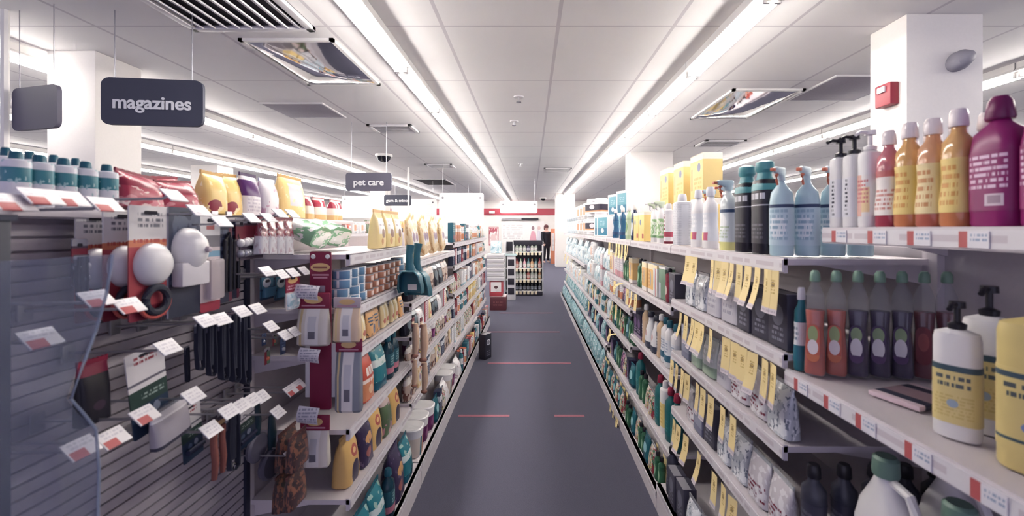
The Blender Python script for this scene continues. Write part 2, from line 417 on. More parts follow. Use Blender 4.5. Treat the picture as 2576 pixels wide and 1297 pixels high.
bay('RC', 1, 2.27, 3.2, 1.2, [(1.41, .75), (1.08, .75), (.715, .75), (.29, .75), (.1, .67)], 'third right gondola bay with white spray bottles')
bay('RD', 1, 3.2, 4.2, 1.2, [(1.41, .75), (1.08, .75), (.885, .75), (.61, .75), (.29, .75), (.1, .67)], 'fourth right gondola bay with teal packs on top')
bay('RE', 1, 4.2, 5.9, 1.2, [(1.41, .75), (.885, .75), (.62, .75), (.35, .74), (.1, .67)], 'fifth right gondola bay with pale blue packs')
bay('RF', 1, 5.9, 7.6, 1.2, [(1.41, .75), (1.0, .75), (.62, .75), (.35, .74), (.1, .67)], 'sixth right gondola bay with pale packs')
bay('RG', 1, 7.6, 9.5, 1.2, [(1.41, .75), (1.0, .75), (.62, .75), (.35, .74), (.1, .67)], 'farthest right gondola bay at the aisle end')
bay('LA', -1, .6, 1.64, -1.1, [(.15, -.66)], 'left gondola bay of grooved slat panel with peg hooks', top=1.523, slat=True)
bay('LB', -1, 1.64, 2.5, -1.1, [(1.4, -.7), (1.19, -.7), (1.01, -.7), (.725, -.7), (.455, -.7), (.13, -.64)], 'first left shelf bay behind the red clip strip, pet food', top=1.523)
bay('LC', -1, 2.5, 3.9, -1.1, [(1.3, -.7), (1.06, -.7), (.86, -.7), (.68, -.7), (.47, -.7), (.13, -.64)], 'second left shelf bay with slanted tan bags on top', top=1.45)
bay('LD', -1, 3.9, 5.3, -1.1, [(1.37, -.7), (1.155, -.7), (.9, -.7), (.66, -.7), (.42, -.7), (.13, -.64)], 'third left shelf bay of small mixed boxes')
bay('LE', -1, 5.3, 6.7, -1.1, [(1.37, -.7), (1.155, -.7), (.9, -.7), (.66, -.7), (.42, -.7), (.13, -.64)], 'farthest left shelf bay before the wine rack')
o = obj('top_ledge', MB().box(-1.5, -1.03, .6, 2.48, 1.525, 1.545, .004), shelfm); o2 = bpy.data.objects.new('top_board', None)
bpy.data.objects.remove(o2); o.name = 'ledge_board'; tag(o, 'grey-white board along the top of the left slat panel', 'board')
# ------------------------------------------------------------------ products: one of each kind, then copies
KIND = {}
def sku(key, name, cat, desc, dims, *parts):
    KIND[key] = dict(name=name, cat=cat, desc=desc, w=dims[0], d=dims[1], h=dims[2], parts=parts, root=None, used=False)
def build(k):
    K = KIND[k]
    t = empty(K['name'])
    def mk(ps, par):
        for p in ps:
            o = obj(p[0], p[1](), p[2], par)
            if len(p) > 3: mk(p[3], o)
    mk(K['parts'], t); K['root'] = t
def put(k, label, x, y, z, rz=0.0, s=1.0, tx=0.0, ty=0.0, group=None):
    K = KIND[k]
    if K['root'] is None: build(k)
    o = dup(K['root']) if K['used'] else K['root']; K['used'] = True
    o.location = (x, y, z); o.rotation_euler = (tx, ty, rz); o.scale = (s, s, s) if isinstance(s, (int, float)) else s
    return tag(o, label, K['cat'], group or (K['desc'] + 's'))
def shell(rings, n=20, **k): return lambda: MB().loft(rings, n, **k)

def bag(key, name, cat, desc, w, d, h, m, seal, seed=1, clip=None):
    r = [(0, w * .47, d * .34, 5), (h * .02, w * .5, d * .47, 4), (h * .2, w * .5, d * .5, 3), (h * .5, w * .5, d * .46, 2.8), (h * .72, w * .495, d * .34, 2.6), (h * .86, w * .49, d * .14, 2.6), (h * .92, w * .49, .004, 3)]
    def sl():
        b = MB(); n = 14; o = [(-w * .49, h * .915), (w * .49, h * .915)]
        o += [(w * .49 - i * w * .98 / n, h * (.985 if i % 2 else 1.0)) for i in range(n + 1)]
        return b.prism(o, -.003, .003)
    parts = [('pouch', shell(r, 28, jig=.07, seed=seed), m), ('top_seal', sl, seal)]
    sku(key, name, cat, desc, (w, d, h), *parts)
def carton(key, name, cat, desc, w, d, h, m, side, flap=True):
    ps = [('carton', lambda: MB().box(-w / 2, w / 2, -d / 2, d / 2, 0, h, .003), m)]
    if flap: ps.append(('lid_flap', lambda: MB().box(-w / 2 + .002, w / 2 - .002, -d / 2 - .001, d * .1, h - .0005, h + .0015), side))
    sku(key, name, cat, desc, (w, d, h), *ps)
def tin(key, name, cat, desc, r, h, m, lid):
    sku(key, name, cat, desc, (2 * r, 2 * r, h), ('tin', lambda: MB().lathe([(r * .94, 0), (r, .003), (r, h - .006), (r * .97, h - .003)], 22), m),
        ('lid', lambda: MB().lathe([(r * .99, h - .005), (r * 1.0, h - .001), (r * .9, h), (r * .88, h - .002)], 22), lid))
def bottle(key, name, cat, desc, w, d, h, body, cap, label, shape='round', e=2.4, capname='cap'):
    a, b = w / 2, d / 2
    sh = {'round': ((0, .92), (.02, 1), (.6, 1), (.72, .86), (.8, .5), (.84, .34), (.87, .33)), 'waist': ((0, .9), (.02, 1), (.2, 1), (.42, .8), (.6, .9), (.72, .84), (.8, .5), (.86, .3), (.87, .3)),
          'cone': ((0, .96), (.02, 1), (.25, .97), (.5, .72), (.7, .46), (.82, .32), (.87, .3)), 'straight': ((0, .95), (.02, 1), (.78, 1), (.83, .93), (.86, .5), (.87, .4))}[shape]
    nr = min(a, b) * .5
    rings = [(h * z, a * f if f > .55 else max(a * f * .8, nr * .8), min(b * (.4 + .6 * f), b) if f > .55 else max(b * f, nr * .8), e if f > .55 else 2) for z, f in sh]
    def at(z):
        for (z0, a0, b0, _), (z1, a1, b1, _) in zip(rings, rings[1:]):
            if z0 <= z <= z1:
                t = (z - z0) / (z1 - z0); return a0 + (a1 - a0) * t, b0 + (b1 - b0) * t
        return a, b
    ps = [('bottle', shell(rings, 22), body)]
    if cap: ps.append((capname, lambda: MB().loft([(h * .85, nr * 1.15, nr * 1.15), (h * .86, nr * 1.22, nr * 1.22), (h * .97, nr * 1.1, nr * 1.1), (h, nr * .85, nr * .85)], 18), cap))
    if label:
        lr = [(h * z, at(h * z)[0] * 1.012 + .0006, at(h * z)[1] * 1.012 + .0006, e) for z in (.12, .2, .3, .4, .5, .58)]
        ps.append(('label', shell(lr, 22), label))
    sku(key, name, cat, desc, (w, d, h), *ps)
def add_pump(key, m):
    K = KIND[key]; h, r = K['h'], .011
    def pm(): return MB().lathe([(r * 1.3, h * .86), (r * 1.4, h * .9), (r * .5, h * .92), (r * .5, h * 1.04)], 14)
    def nz(): return MB().loft([(h * 1.03, .014, .012, 2, 0, 0), (h * 1.08, .013, .012, 2, 0, 0)], 14).tube([(0, -.005, h * 1.055), (0, -.03, h * 1.06), (0, -.042, h * 1.03)], .005, 8)
    K['parts'] = tuple(p for p in K['parts'] if p[0] != 'cap') + (('pump', pm, m, [('nozzle', nz, m)]),)
def add_trigger(key, head, lever):
    K = KIND[key]; h, a = K['h'], .016
    def hd(): return MB().loft([(h * .85, .014, .014), (h * .9, .013, .016, 2, 0, -.002), (h * .94, .011, .034, 3, 0, -.012), (h * .985, .01, .036, 3, 0, -.014), (h, .008, .03, 3, 0, -.012)], 16)
    def lv(): return MB().tube([(0, -.022, h * .94), (0, -.034, h * .9), (0, -.032, h * .85), (0, -.026, h * .8)], .005, 8, rs=[.007, .006, .005, .004])
    def no(): return MB().box(-.008, .008, -.062, -.046, h * .945, h * .98, .002)
    K['parts'] = tuple(p for p in K['parts'] if p[0] != 'cap') + (('trigger_head', hd, head, [('trigger', lv, lever), ('nozzle', no, lever)]),)
def jug(key, desc, w, d, h, body, cap, label, name='detergent_jug', cat='jug'):
    a, b = w / 2, d / 2
    sku(key, name, cat, desc, (w, d, h), ('jug', lambda: MB().loft([(0, a * .95, b * .92, 4), (h * .03, a, b, 4), (h * .5, a, b, 3.6), (h * .64, a * .86, b * .95, 3), (h * .78, a * .42, b * .5, 2.4, -a * .2), (h * .84, a * .3, a * .3, 2, -a * .2), (h * .88, a * .28, a * .28, 2, -a * .2)], 24), body,
        [('handle', lambda: MB().tube([(a * .86, 0, h * .56), (a * .96, 0, h * .7), (a * .7, 0, h * .82), (a * .1, 0, h * .84), (-a * .2, 0, h * .8)], .011, 8), body)]),
        ('cap', lambda: MB().lathe([(a * .36, h * .86), (a * .38, h * .88), (a * .36, h * .98), (a * .28, h)], 18, -a * .2), cap),
        ('label', lambda: MB().loft([(h * .1, a * 1.01, b * 1.01, 3.8), (h * .5, a * 1.01, b * 1.01, 3.6)], 24), label))
def tub(key, name, cat, desc, r, h, m, lid, e=2.6):
    sku(key, name, cat, desc, (2 * r, 2 * r, h), ('tub', lambda: MB().loft([(0, r * .86, r * .86, e), (.004, r * .9, r * .9, e), (h * .9, r, r, e)], 24), m),
        ('lid', lambda: MB().loft([(h * .88, r * 1.04, r * 1.04, e), (h * .97, r * 1.04, r * 1.04, e), (h, r * .96, r * .96, e)], 24), lid))
def hungcard(key, name, cat, desc, w, h, card, item, extra=(), d=.03):
    """a printed hang card with a punched hole and something fixed to it; origin at the bottom"""
    def cd():
        b = MB(); hh = h
        b.prism(rrect(w, hh, .006, 0, hh / 2), -.0015, .0015); return b
    sku(key, name, cat, desc, (w, d, h), ('card', cd, card), ('hang_hole', lambda: MB().prism(rrect(w * .32, .009, .004, 0, h - .016), -.0022, .0022), plain('hole dark', (40, 38, 48), .9)), item, *extra)
def pack(key, name, cat, desc, nx, nz, r, h, wrap, band):
    """a shrink-wrapped bundle of upright rolls"""
    w, d = 2 * r * nx, 2 * r
    def rolls():
        b = MB()
        for i in range(nx):
            for j in range(nz): b.lathe([(r * .9, j * h), (r, j * h + .01), (r, (j + 1) * h - .012), (r * .88, (j + 1) * h - .001)], 18, (i - (nx - 1) / 2) * 2 * r)
        return b
    sku(key, name, cat, desc, (w, d, h * nz), ('wrapped_rolls', rolls, wrap), ('printed_band', lambda: MB().loft([(h * nz * .2, w / 2 * 1.005, r * 1.01, 8), (h * nz * .8, w / 2 * 1.005, r * 1.01, 8)], 32), band))

W_ = plain('white plastic', WHITE, .35); BK = plain('black plastic', BLACK, .35); TL = plain('teal plastic', (70, 150, 156), .35); GC = plain('pale green cap', (120, 160, 136), .4)
RD = plain('red plastic', RED, .4); SV = plain('silver foil', SILVER, .25, .5); OR = plain('orange plastic', ORANGE, .4); NV = plain('navy plastic', NAVY, .45); YL = plain('yellow plastic', YEL, .45)
DT = plain('dark teal plastic', (22, 92, 112), .35); GY = plain('grey plastic', GREY, .45); TN = plain('tan plastic', TAN, .5); CL = clear('clear plastic', (226, 232, 236), .6)
T2 = (120, 110, 124)
# --- right gondola top shelf
bottle('lotion', 'pump_bottle', 'bottle', 'white pump bottle with black print', .045, .05, .235, W_, None, art('lotion label', (224, 224, 230), ('t', .42, .62, .02, .98, (44, 44, 66), 9), ('v', .0, .06, (200, 200, 210))), 'straight', 3); add_pump('lotion', BK)
bottle('scent', 'pump_bottle', 'bottle', 'pink and orange pump bottle', .045, .05, .235, W_, None, art('scent label', (232, 226, 222), ('v', .1, .5, (236, 178, 160)), ('r', .5, .9, .1, .7, (240, 206, 150)), ('t', .15, .85, .3, .9, (220, 120, 120), 6)), 'straight', 3); add_pump('scent', W_)
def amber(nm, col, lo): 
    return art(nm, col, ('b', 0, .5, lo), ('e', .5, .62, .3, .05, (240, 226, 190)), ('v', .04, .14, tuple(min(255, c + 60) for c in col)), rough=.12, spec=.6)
WL = art('wave label', (240, 232, 226), ('b', .86, 1, (200, 96, 96)), ('t', .15, .9, .1, .6, (214, 140, 130), 5))
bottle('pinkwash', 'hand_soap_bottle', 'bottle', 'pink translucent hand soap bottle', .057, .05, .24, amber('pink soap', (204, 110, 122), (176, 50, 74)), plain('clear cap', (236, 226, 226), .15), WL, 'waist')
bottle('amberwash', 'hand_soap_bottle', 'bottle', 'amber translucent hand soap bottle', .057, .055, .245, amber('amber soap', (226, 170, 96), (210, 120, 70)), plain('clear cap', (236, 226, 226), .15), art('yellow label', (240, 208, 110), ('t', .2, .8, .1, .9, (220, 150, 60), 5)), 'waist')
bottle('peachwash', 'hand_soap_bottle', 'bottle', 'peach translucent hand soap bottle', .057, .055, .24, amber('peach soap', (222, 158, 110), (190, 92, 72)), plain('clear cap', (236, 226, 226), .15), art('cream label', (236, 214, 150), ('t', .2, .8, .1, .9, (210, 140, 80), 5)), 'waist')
bottle('magenta', 'cleaner_bottle', 'bottle', 'magenta cleaner bottle with white print', .085, .06, .25, plain('magenta plastic', (150, 22, 104), .3), None, art('magenta label', (146, 20, 100), ('t', .1, .9, .35, .95, (230, 190, 220), 6), ('r', .5, .85, .08, .28, (214, 190, 206)), ('r', .56, .8, .12, .25, (160, 130, 150))), 'round', 3)
KIND['magenta']['parts'] += (('spout_cap', lambda: MB().lathe([(.02, .205), (.022, .21), (.018, .24), (.012, .25)], 16), plain('magenta cap', (120, 16, 84), .35)),)
bottle('aqua', 'spray_bottle', 'bottle', 'pale blue spray bottle', .095, .055, .28, plain('pale blue plastic', (176, 210, 220), .25), None, art('aqua label', (186, 214, 224), ('e', .5, .45, .36, .3, (226, 236, 240)), ('t', .1, .9, .1, .9, (150, 184, 204), 6), ('b', .92, 1, (40, 60, 100))), 'round'); add_trigger('aqua', plain('aqua head', (190, 216, 222), .35), OR)
bottle('clearspray', 'spray_bottle', 'bottle', 'clear spray bottle with yellow-green base', .085, .055, .28, art('lemon liquid', (206, 216, 216), ('b', 0, .36, (220, 218, 130)), ('b', .36, .5, (214, 220, 190)), rough=.12), None, art('clear label', (214, 224, 226), ('e', .4, .6, .4, .3, (236, 240, 240)), ('b', .9, 1, (40, 70, 110)), ('t', .1, .9, .1, .5, (170, 190, 160), 4)), 'waist'); add_trigger('clearspray', plain('aqua head', (190, 216, 222), .35), OR)
bottle('blackteal', 'cleaner_bottle', 'bottle', 'black bottle with tall teal cap', .088, .066, .3, plain('near black plastic', (30, 28, 40), .25), None, art('black label', (34, 32, 46), ('b', .92, .95, (180, 180, 190)), ('t', .1, .9, .1, .5, (80, 78, 92), 4)), 'straight', 3)
KIND['blackteal']['parts'] += (('teal_cap', lambda: MB().loft([(.215, .046, .035, 3), (.235, .044, .034, 3), (.26, .026, .024), (.275, .024, .022), (.285, .033, .028), (.31, .032, .027), (.316, .02, .018)], 20), TL), ('burst', lambda: MB().loft([(.175, .0452, .034, 3), (.213, .0452, .034, 3)], 22), art('burst print', (34, 32, 46), ('t', .05, .95, 0, 1, (206, 206, 214), 1))))
bottle('whitecream', 'cleaner_bottle', 'bottle', 'white bottle with raised white lettering', .085, .06, .27, W_, plain('white cap', (232, 232, 236), .3), art('cream white label', (222, 226, 232), ('t', .2, .8, .45, .95, (246, 246, 248), 3), ('r', .1, .5, .02, .3, (236, 214, 110)), ('r', .5, .85, .02, .3, (200, 70, 110))), 'waist')
bottle('greycan', 'refill_bottle', 'bottle', 'tall grey-white ribbed refill bottle', .1, .08, .27, art('ribbed grey', (214, 216, 222), ('t', 0, 1, 0, 1, (196, 198, 206), 26)), W_, None, 'straight', 5)
tin('yellowtub', 'wipes_canister', 'canister', 'yellow wipes canister', .052, .2, art('wipes print', (244, 206, 104), ('b', 0, .08, (238, 230, 220)), ('e', .5, .6, .3, .12, (238, 232, 214)), ('t', .25, .8, .2, .5, (208, 150, 70), 4)), W_)
carton('yellowbox', 'yellow_carton', 'box', 'large yellow carton', .2, .12, .25, art('yellow carton print', (246, 214, 128), ('b', .86, 1, (240, 232, 214)), ('r', .06, .2, .2, .7, (234, 180, 96)), ('e', .7, .7, .12, .1, (120, 126, 160)), ('t', .3, .9, .1, .5, (232, 188, 100), 4)), plain('cream card', CREAM, .6))
carton('yellowpowder', 'yellow_carton', 'box', 'small yellow carton with blue mark', .13, .07, .2, art('yellow powder print', (246, 214, 120), ('b', .9, 1, (240, 232, 210)), ('e', .3, .65, .12, .1, (90, 110, 160)), ('r', .6, .9, .1, .25, (200, 90, 80))), plain('cream card', CREAM, .6))
bottle('greenspray', 'spray_bottle', 'bottle', 'white spray bottle with green leaf print', .075, .05, .25, W_, None, art('leaf label', (226, 234, 216), ('n', 5, .52, (150, 196, 130)), ('b', .0, .12, (120, 170, 110))), 'round'); add_trigger('greenspray', plain('lime head', (206, 222, 186), .35), W_)
bottle('redwhite', 'spray_can', 'can', 'white aerosol can with dark red print', .055, .055, .23, art('red aerosol', (230, 226, 226), ('b', 0, .07, (130, 20, 44)), ('b', .2, .34, (190, 70, 90)), ('t', .25, .75, .36, .9, (140, 24, 50), 5), ('b', .84, 1, (220, 218, 220))), W_, None, 'straight', 2)
tin('tealtin', 'teal_canister', 'canister', 'dark teal canister', .045, .2, art('teal can print', (18, 92, 120), ('t', .2, .8, .3, .8, (120, 186, 200), 4), ('b', .0, .1, (14, 50, 80))), TL)
carton('tealbox', 'teal_carton', 'box', 'teal and white carton with white dot', .2, .16, .235, art('teal box print', (232, 232, 232), ('r', .12, .96, .06, .9, (92, 168, 188)), ('r', .12, .96, .06, .4, (54, 130, 164)), ('e', .54, .28, .14, .11, (238, 238, 236)), ('t', .3, .8, .5, .75, (150, 200, 214), 3)), W_)
bottle('bluebottle', 'cleaner_bottle', 'bottle', 'dark blue cleaner bottle', .075, .05, .24, plain('deep blue plastic', (22, 84, 130), .25), W_, art('blue label', (26, 90, 134), ('e', .4, .5, .35, .4, (220, 228, 232)), ('b', .0, .2, (20, 60, 110))), 'waist')
bottle('navybottle', 'cleaner_bottle', 'bottle', 'navy cleaner bottle with white streak', .075, .05, .24, plain('navy deep plastic', (28, 44, 92), .25), W_, art('navy label', (30, 46, 96), ('e', .6, .5, .2, .5, (212, 220, 226)), ('b', .8, 1, (70, 110, 150))), 'waist')
bottle('limebottle', 'cleaner_bottle', 'bottle', 'pale green cleaner bottle', .075, .05, .24, plain('pale green plastic', (176, 204, 160), .25), W_, art('lime label', (196, 214, 180), ('e', .5, .5, .3, .4, (120, 160, 96))), 'waist')
pack('whitetub', 'paper_pack', 'pack', 'white paper pack with dark label', 2, 1, .085, .24, art('paper wrap', (230, 230, 232), ('t', 0, 1, .7, .95, (206, 208, 214), 3)), art('dark band', (232, 230, 230), ('b', .25, .8, (44, 38, 60)), ('b', .12, .26, (226, 150, 96)), ('e', .5, .55, .16, .2, (216, 210, 216))))
pack('paleroll', 'paper_pack', 'pack', 'wrapped pale blue paper pack', 3, 1, .07, .23, art('pale wrap', (222, 230, 234), ('n', 3, .56, (184, 206, 218))), art('pale band', (220, 230, 236), ('n', 4, .5, (190, 210, 222)), ('e', .5, .5, .2, .3, (226, 224, 222))))
pack('whiteroll', 'paper_pack', 'pack', 'wrapped white paper pack', 2, 1, .075, .23, art('white wrap', (230, 230, 230), ('n', 3, .6, (206, 208, 214))), art('peach band', (228, 226, 226), ('r', .2, .5, .1, .9, (226, 160, 120)), ('t', .5, .95, .2, .8, (180, 180, 190), 4)))
# --- right gondola below
def soap(key, desc, liq, lab):
    sku(key, 'dish_soap_bottle', 'bottle', desc, (.066, .05, .285), ('bottle', shell([(0, .03, .022, 3), (.008, .033, .025, 3), (.07, .031, .024, 2.6), (.13, .026, .022, 2.4), (.18, .03, .023, 2.4), (.215, .028, .02, 2.2), (.235, .02, .016), (.25, .012, .012), (.262, .011, .011)], 20), clear('soap shell', (222, 226, 232), .9, .08)),
        ('liquid', shell([(.004, .028, .02, 3), (.01, .031, .023, 3), (.07, .0295, .0225, 2.6), (.13, .0245, .0205, 2.4), (.175, .0282, .0212, 2.4), (.178, .027, .02, 2.4)], 20), liq),
        ('cap', lambda: MB().lathe([(.015, .255), (.0165, .258), (.015, .277), (.009, .285)], 16), GC), ('label', lambda: MB().prism(rrect(.04, .1, .018, 0, .09), -.0272, -.0255), lab))
soap('orangesoap', 'dish soap bottle with orange-red liquid and green cap', plain('orange liquid', (204, 82, 60), .15, spec=.6), art('orange soap label', (204, 90, 66), ('e', .5, .75, .38, .22, (150, 170, 110)), ('e', .5, .4, .4, .2, (236, 226, 226)), ('b', 0, .2, (210, 110, 70))))
soap('purplesoap', 'dish soap bottle with dark purple liquid and green cap', plain('purple liquid', (54, 36, 76), .15, spec=.6), art('purple soap label', (70, 50, 90), ('e', .5, .75, .4, .2, (140, 166, 120)), ('e', .5, .4, .42, .26, (230, 228, 234)), ('b', 0, .2, (90, 60, 110))))
soap('redsoap', 'dish soap bottle with dark red liquid and green cap', plain('red liquid', (110, 26, 40), .15, spec=.6), art('red soap label', (120, 34, 46), ('e', .5, .6, .36, .24, (150, 60, 60))))
bottle('goldpump', 'pump_bottle', 'bottle', 'yellow-labelled white pump bottle', .075, .05, .26, W_, None, art('gold label', (222, 200, 124), ('b', .9, 1, (58, 84, 96)), ('t', .15, .85, .6, .85, (84, 92, 92), 2), ('t', .1, .9, .1, .5, (206, 180, 100), 7), ('e', .5, .35, .12, .07, (150, 170, 190))), 'straight', 2.6); add_pump('goldpump', BK)
bottle('goldbig', 'pump_bottle', 'bottle', 'large yellow pump bottle', .1, .07, .3, plain('gold plastic', (216, 192, 112), .35), None, art('gold big label', (218, 194, 114), ('b', .88, .95, (52, 76, 90)), ('t', .15, .85, .62, .84, (70, 80, 84), 2), ('e', .5, .3, .14, .07, (120, 140, 190)), ('b', .1, .14, (60, 84, 90))), 'straight', 2.6); add_pump('goldbig', BK)
carton('sachet', 'flat_packet', 'packet', 'flat pink-edged packet lying', .16, .11, .012, art('sachet print', (216, 190, 200), ('r', .12, .88, -.1, 1.1, (40, 44, 66)), ('r', .3, .7, -.1, 1.1, (150, 120, 130))), plain('pink card', (206, 180, 190), .5), False)
jug('whitejug', 'tall white jug with green cap', .15, .1, .34, W_, plain('jug green cap', (104, 140, 122), .4), art('jug label', (226, 226, 232), ('t', .2, .8, .2, .8, (190, 192, 204), 4)))
bottle('dusk', 'cleaner_bottle', 'bottle', 'dark slate cleaner bottle', .075, .06, .24, plain('slate plastic', (48, 50, 66), .35), BK, art('slate label', (54, 54, 72), ('t', .2, .8, .2, .8, (90, 90, 106), 4)), 'waist')
bottle('bleach', 'cleaner_bottle', 'bottle', 'white cleaner bottle with teal cap', .085, .06, .26, W_, DT, art('bleach label', (222, 226, 232), ('b', 0, .3, (40, 100, 130)), ('t', .2, .8, .4, .9, (130, 150, 180), 4)), 'waist')
bottle('flared', 'cleaner_bottle', 'bottle', 'flared white bottle with dark base', .12, .08, .23, art('flared print', (226, 226, 228), ('b', 0, .2, (60, 66, 88)), ('e', .5, .45, .16, .1, (214, 170, 170)), rough=.3), plain('dark neck', (44, 46, 62), .4), None, 'cone')
bottle('tanbottle', 'cleaner_bottle', 'bottle', 'tan bottle with navy label', .075, .055, .26, TN, W_, art('tan label', (210, 180, 146), ('v', .0, .5, (40, 50, 80)), ('t', .0, .5, .2, .8, (190, 196, 206), 4)), 'round')
bottle('tealbig', 'detergent_bottle', 'bottle', 'teal detergent bottle with red cap', .095, .065, .3, plain('teal deep plastic', (14, 100, 104), .3), RD, art('teal det label', (18, 108, 110), ('t', .2, .8, .1, .6, (40, 140, 140), 4)), 'round')
bottle('yellowdet', 'detergent_bottle', 'bottle', 'white bottle with tall yellow label', .09, .065, .3, W_, W_, art('yellow det label', (236, 208, 120), ('t', .2, .8, .1, .9, (220, 180, 80), 5)), 'straight')
bottle('greenbottle', 'cleaner_bottle', 'bottle', 'dark green cleaner bottle', .07, .05, .2, plain('dark green plastic', (34, 92, 60), .3), BK, art('green label', (40, 104, 66), ('e', .5, .5, .2, .4, (150, 190, 150)), ('v', .0, .12, (120, 160, 130))), 'waist')
carton('purplebox', 'freshener_carton', 'box', 'dark purple freshener carton', .09, .07, .17, art('purple box', (44, 34, 70), ('e', .5, .6, .3, .2, (110, 80, 130)), ('b', 0, .14, (150, 130, 160)), ('t', .2, .8, .2, .4, (180, 160, 190), 2)), NV)
carton('greenbox', 'freshener_carton', 'box', 'green carton with grey corner', .11, .06, .19, art('green box', (108, 146, 118), ('r', .0, .3, .0, .5, (190, 192, 206)), ('b', .94, 1, (230, 230, 226))), W_)
carton('orangebox', 'freshener_carton', 'box', 'orange-yellow carton with white foot', .13, .07, .19, art('orange box', (240, 190, 110), ('b', 0, .15, (234, 226, 222)), ('b', .82, 1, (240, 222, 180)), ('e', .5, .5, .08, .25, (170, 170, 180)), ('t', .1, .4, .2, .8, (226, 150, 80), 5)), W_)
carton('pinkbox', 'freshener_carton', 'box', 'pink-footed white carton', .1, .06, .17, art('pink box', (226, 220, 224), ('b', 0, .3, (214, 150, 160)), ('t', .1, .9, .3, .9, (190, 180, 196), 5)), W_)
carton('stripebox', 'freshener_carton', 'box', 'white carton with red and blue stripes', .09, .06, .19, art('stripe box', (226, 226, 220), ('v', .5, .65, (204, 70, 80)), ('v', .2, .4, (150, 190, 210)), ('b', .9, 1, (240, 214, 160))), W_)
bag('glassbag', 'clear_sponge_bag', 'bag', 'shiny clear bag of scrubbers', .12, .06, .17, art('shiny clear print', (190, 196, 204), ('n', 4, .52, (232, 236, 238)), ('n', 7, .6, (120, 130, 146)), rough=.12, spec=.9), SV, 3)
bag('greybag', 'sponge_bag', 'bag', 'pale grey bag of pads', .13, .05, .17, art('grey bag print', (196, 194, 204), ('t', .2, .8, .2, .8, (160, 160, 174), 4), rough=.25, spec=.7), SV, 4)
bag('redprint', 'scrubber_bag', 'bag', 'clear bag with dark red print', .12, .06, .16, art('red print bag', (206, 200, 206), ('t', .05, .95, .1, .5, (130, 44, 62), 4), ('n', 5, .56, (232, 230, 232)), rough=.18, spec=.8), CL, 5)
bag('greenprint', 'scrubber_bag', 'bag', 'pale bag with green print', .12, .06, .17, art('green print bag', (206, 214, 210), ('b', 0, .3, (150, 176, 150)), ('t', .1, .9, .4, .85, (236, 238, 238), 3), rough=.2, spec=.7), CL, 6)
carton('smokebox', 'dark_carton', 'box', 'dark grey carton with silver print', .1, .06, .17, art('smoke box', (62, 60, 76), ('e', .5, .6, .3, .2, (110, 110, 126)), ('t', .2, .8, .1, .4, (130, 130, 146), 3)), GY)
carton('bluegrey', 'grey_carton', 'box', 'blue-grey carton', .1, .06, .16, art('bluegrey box', (150, 154, 176), ('t', .1, .9, .5, .9, (190, 194, 206), 3), ('b', 0, .2, (120, 124, 150))), GY)
bag('tealpack', 'wipes_pack', 'pack', 'dark teal wipes pack', .12, .06, .17, art('teal pack', (20, 96, 108), ('e', .5, .55, .3, .2, (130, 190, 196)), ('b', 0, .15, (12, 60, 80)), rough=.25), DT, 7)
bag('purplepack', 'wipes_pack', 'pack', 'purple and pink pack', .11, .06, .17, art('purple pack', (92, 60, 100), ('n', 4, .55, (190, 130, 160)), ('b', .0, .2, (60, 40, 80)), rough=.25), SV, 8)
bag('mixpack', 'snack_pack', 'pack', 'mixed red green and yellow pack', .1, .06, .16, art('mix pack', (206, 196, 186), ('n', 3.5, .55, (170, 50, 60)), ('n', 4.5, .58, (60, 120, 80)), ('n', 6, .62, (232, 200, 96)), rough=.3), SV, 9)
bag('palepack', 'tissue_pack', 'pack', 'pale blue soft pack', .17, .1, .2, art('pale pack', (196, 216, 224), ('n', 2.5, .5, (150, 190, 206)), ('n', 4, .58, (230, 234, 234)), rough=.35), plain('pale seal', (206, 220, 226), .4), 10)
bag('tealsoft', 'tissue_pack', 'pack', 'grey-teal soft pack', .19, .11, .21, art('teal soft', (120, 170, 178), ('n', 2.5, .5, (84, 146, 160)), ('n', 5, .6, (196, 214, 218)), rough=.35), plain('teal seal', (120, 160, 170), .4), 11)
tin('smallcan', 'small_canister', 'canister', 'white canister with orange lid', .04, .15, art('small can', (226, 224, 224), ('b', .1, .5, (210, 130, 90)), ('t', .2, .8, .55, .9, (150, 150, 170), 3)), OR)
bottle('tealclean', 'cleaner_bottle', 'bottle', 'slim teal cleaner bottle', .06, .045, .2, plain('slim teal', (28, 112, 124), .3), W_, art('slim teal label', (226, 230, 230), ('b', 0, .4, (30, 110, 130)), ('t', .2, .8, .5, .9, (120, 140, 160), 3)), 'waist')
bottle('redclean', 'cleaner_bottle', 'bottle', 'slim dark red cleaner bottle', .055, .045, .19, plain('slim red', (134, 30, 52), .3), BK, art('slim red label', (150, 40, 60), ('e', .5, .5, .3, .3, (220, 200, 190))), 'straight')
# --- pet food, left gondola
bag('petgreen', 'treat_bag', 'bag', 'white and green treat bag', .16, .09, .17, art('pet green', (228, 232, 222), ('n', 2.5, .52, (130, 190, 140)), ('b', 0, .3, (120, 176, 132)), ('n', 5, .62, (244, 244, 240)), rough=.22), plain('green seal', (190, 214, 190), .4), 12)
bag('petyellow', 'treat_bag', 'bag', 'yellow treat bag with brown dog', .12, .07, .19, art('pet yellow', (240, 214, 140), ('r', .12, .88, .4, .85, (234, 230, 222)), ('e', .5, .42, .2, .13, (130, 80, 60)), ('e', .36, .2, .14, .1, (214, 150, 90)), ('t', .2, .8, .6, .82, (170, 160, 170), 2), rough=.3), plain('orange seal', (232, 180, 110), .4), 13)
carton('petwhite', 'biscuit_carton', 'box', 'white biscuit carton edged in red', .1, .06, .16, art('pet white', (234, 228, 222), ('v', 0, .07, (220, 120, 100)), ('v', .93, 1, (220, 120, 100)), ('b', .94, 1, (220, 120, 100)), ('t', .2, .8, .4, .8, (226, 200, 196), 4), ('e', .3, .25, .12, .12, (150, 60, 60))), W_)
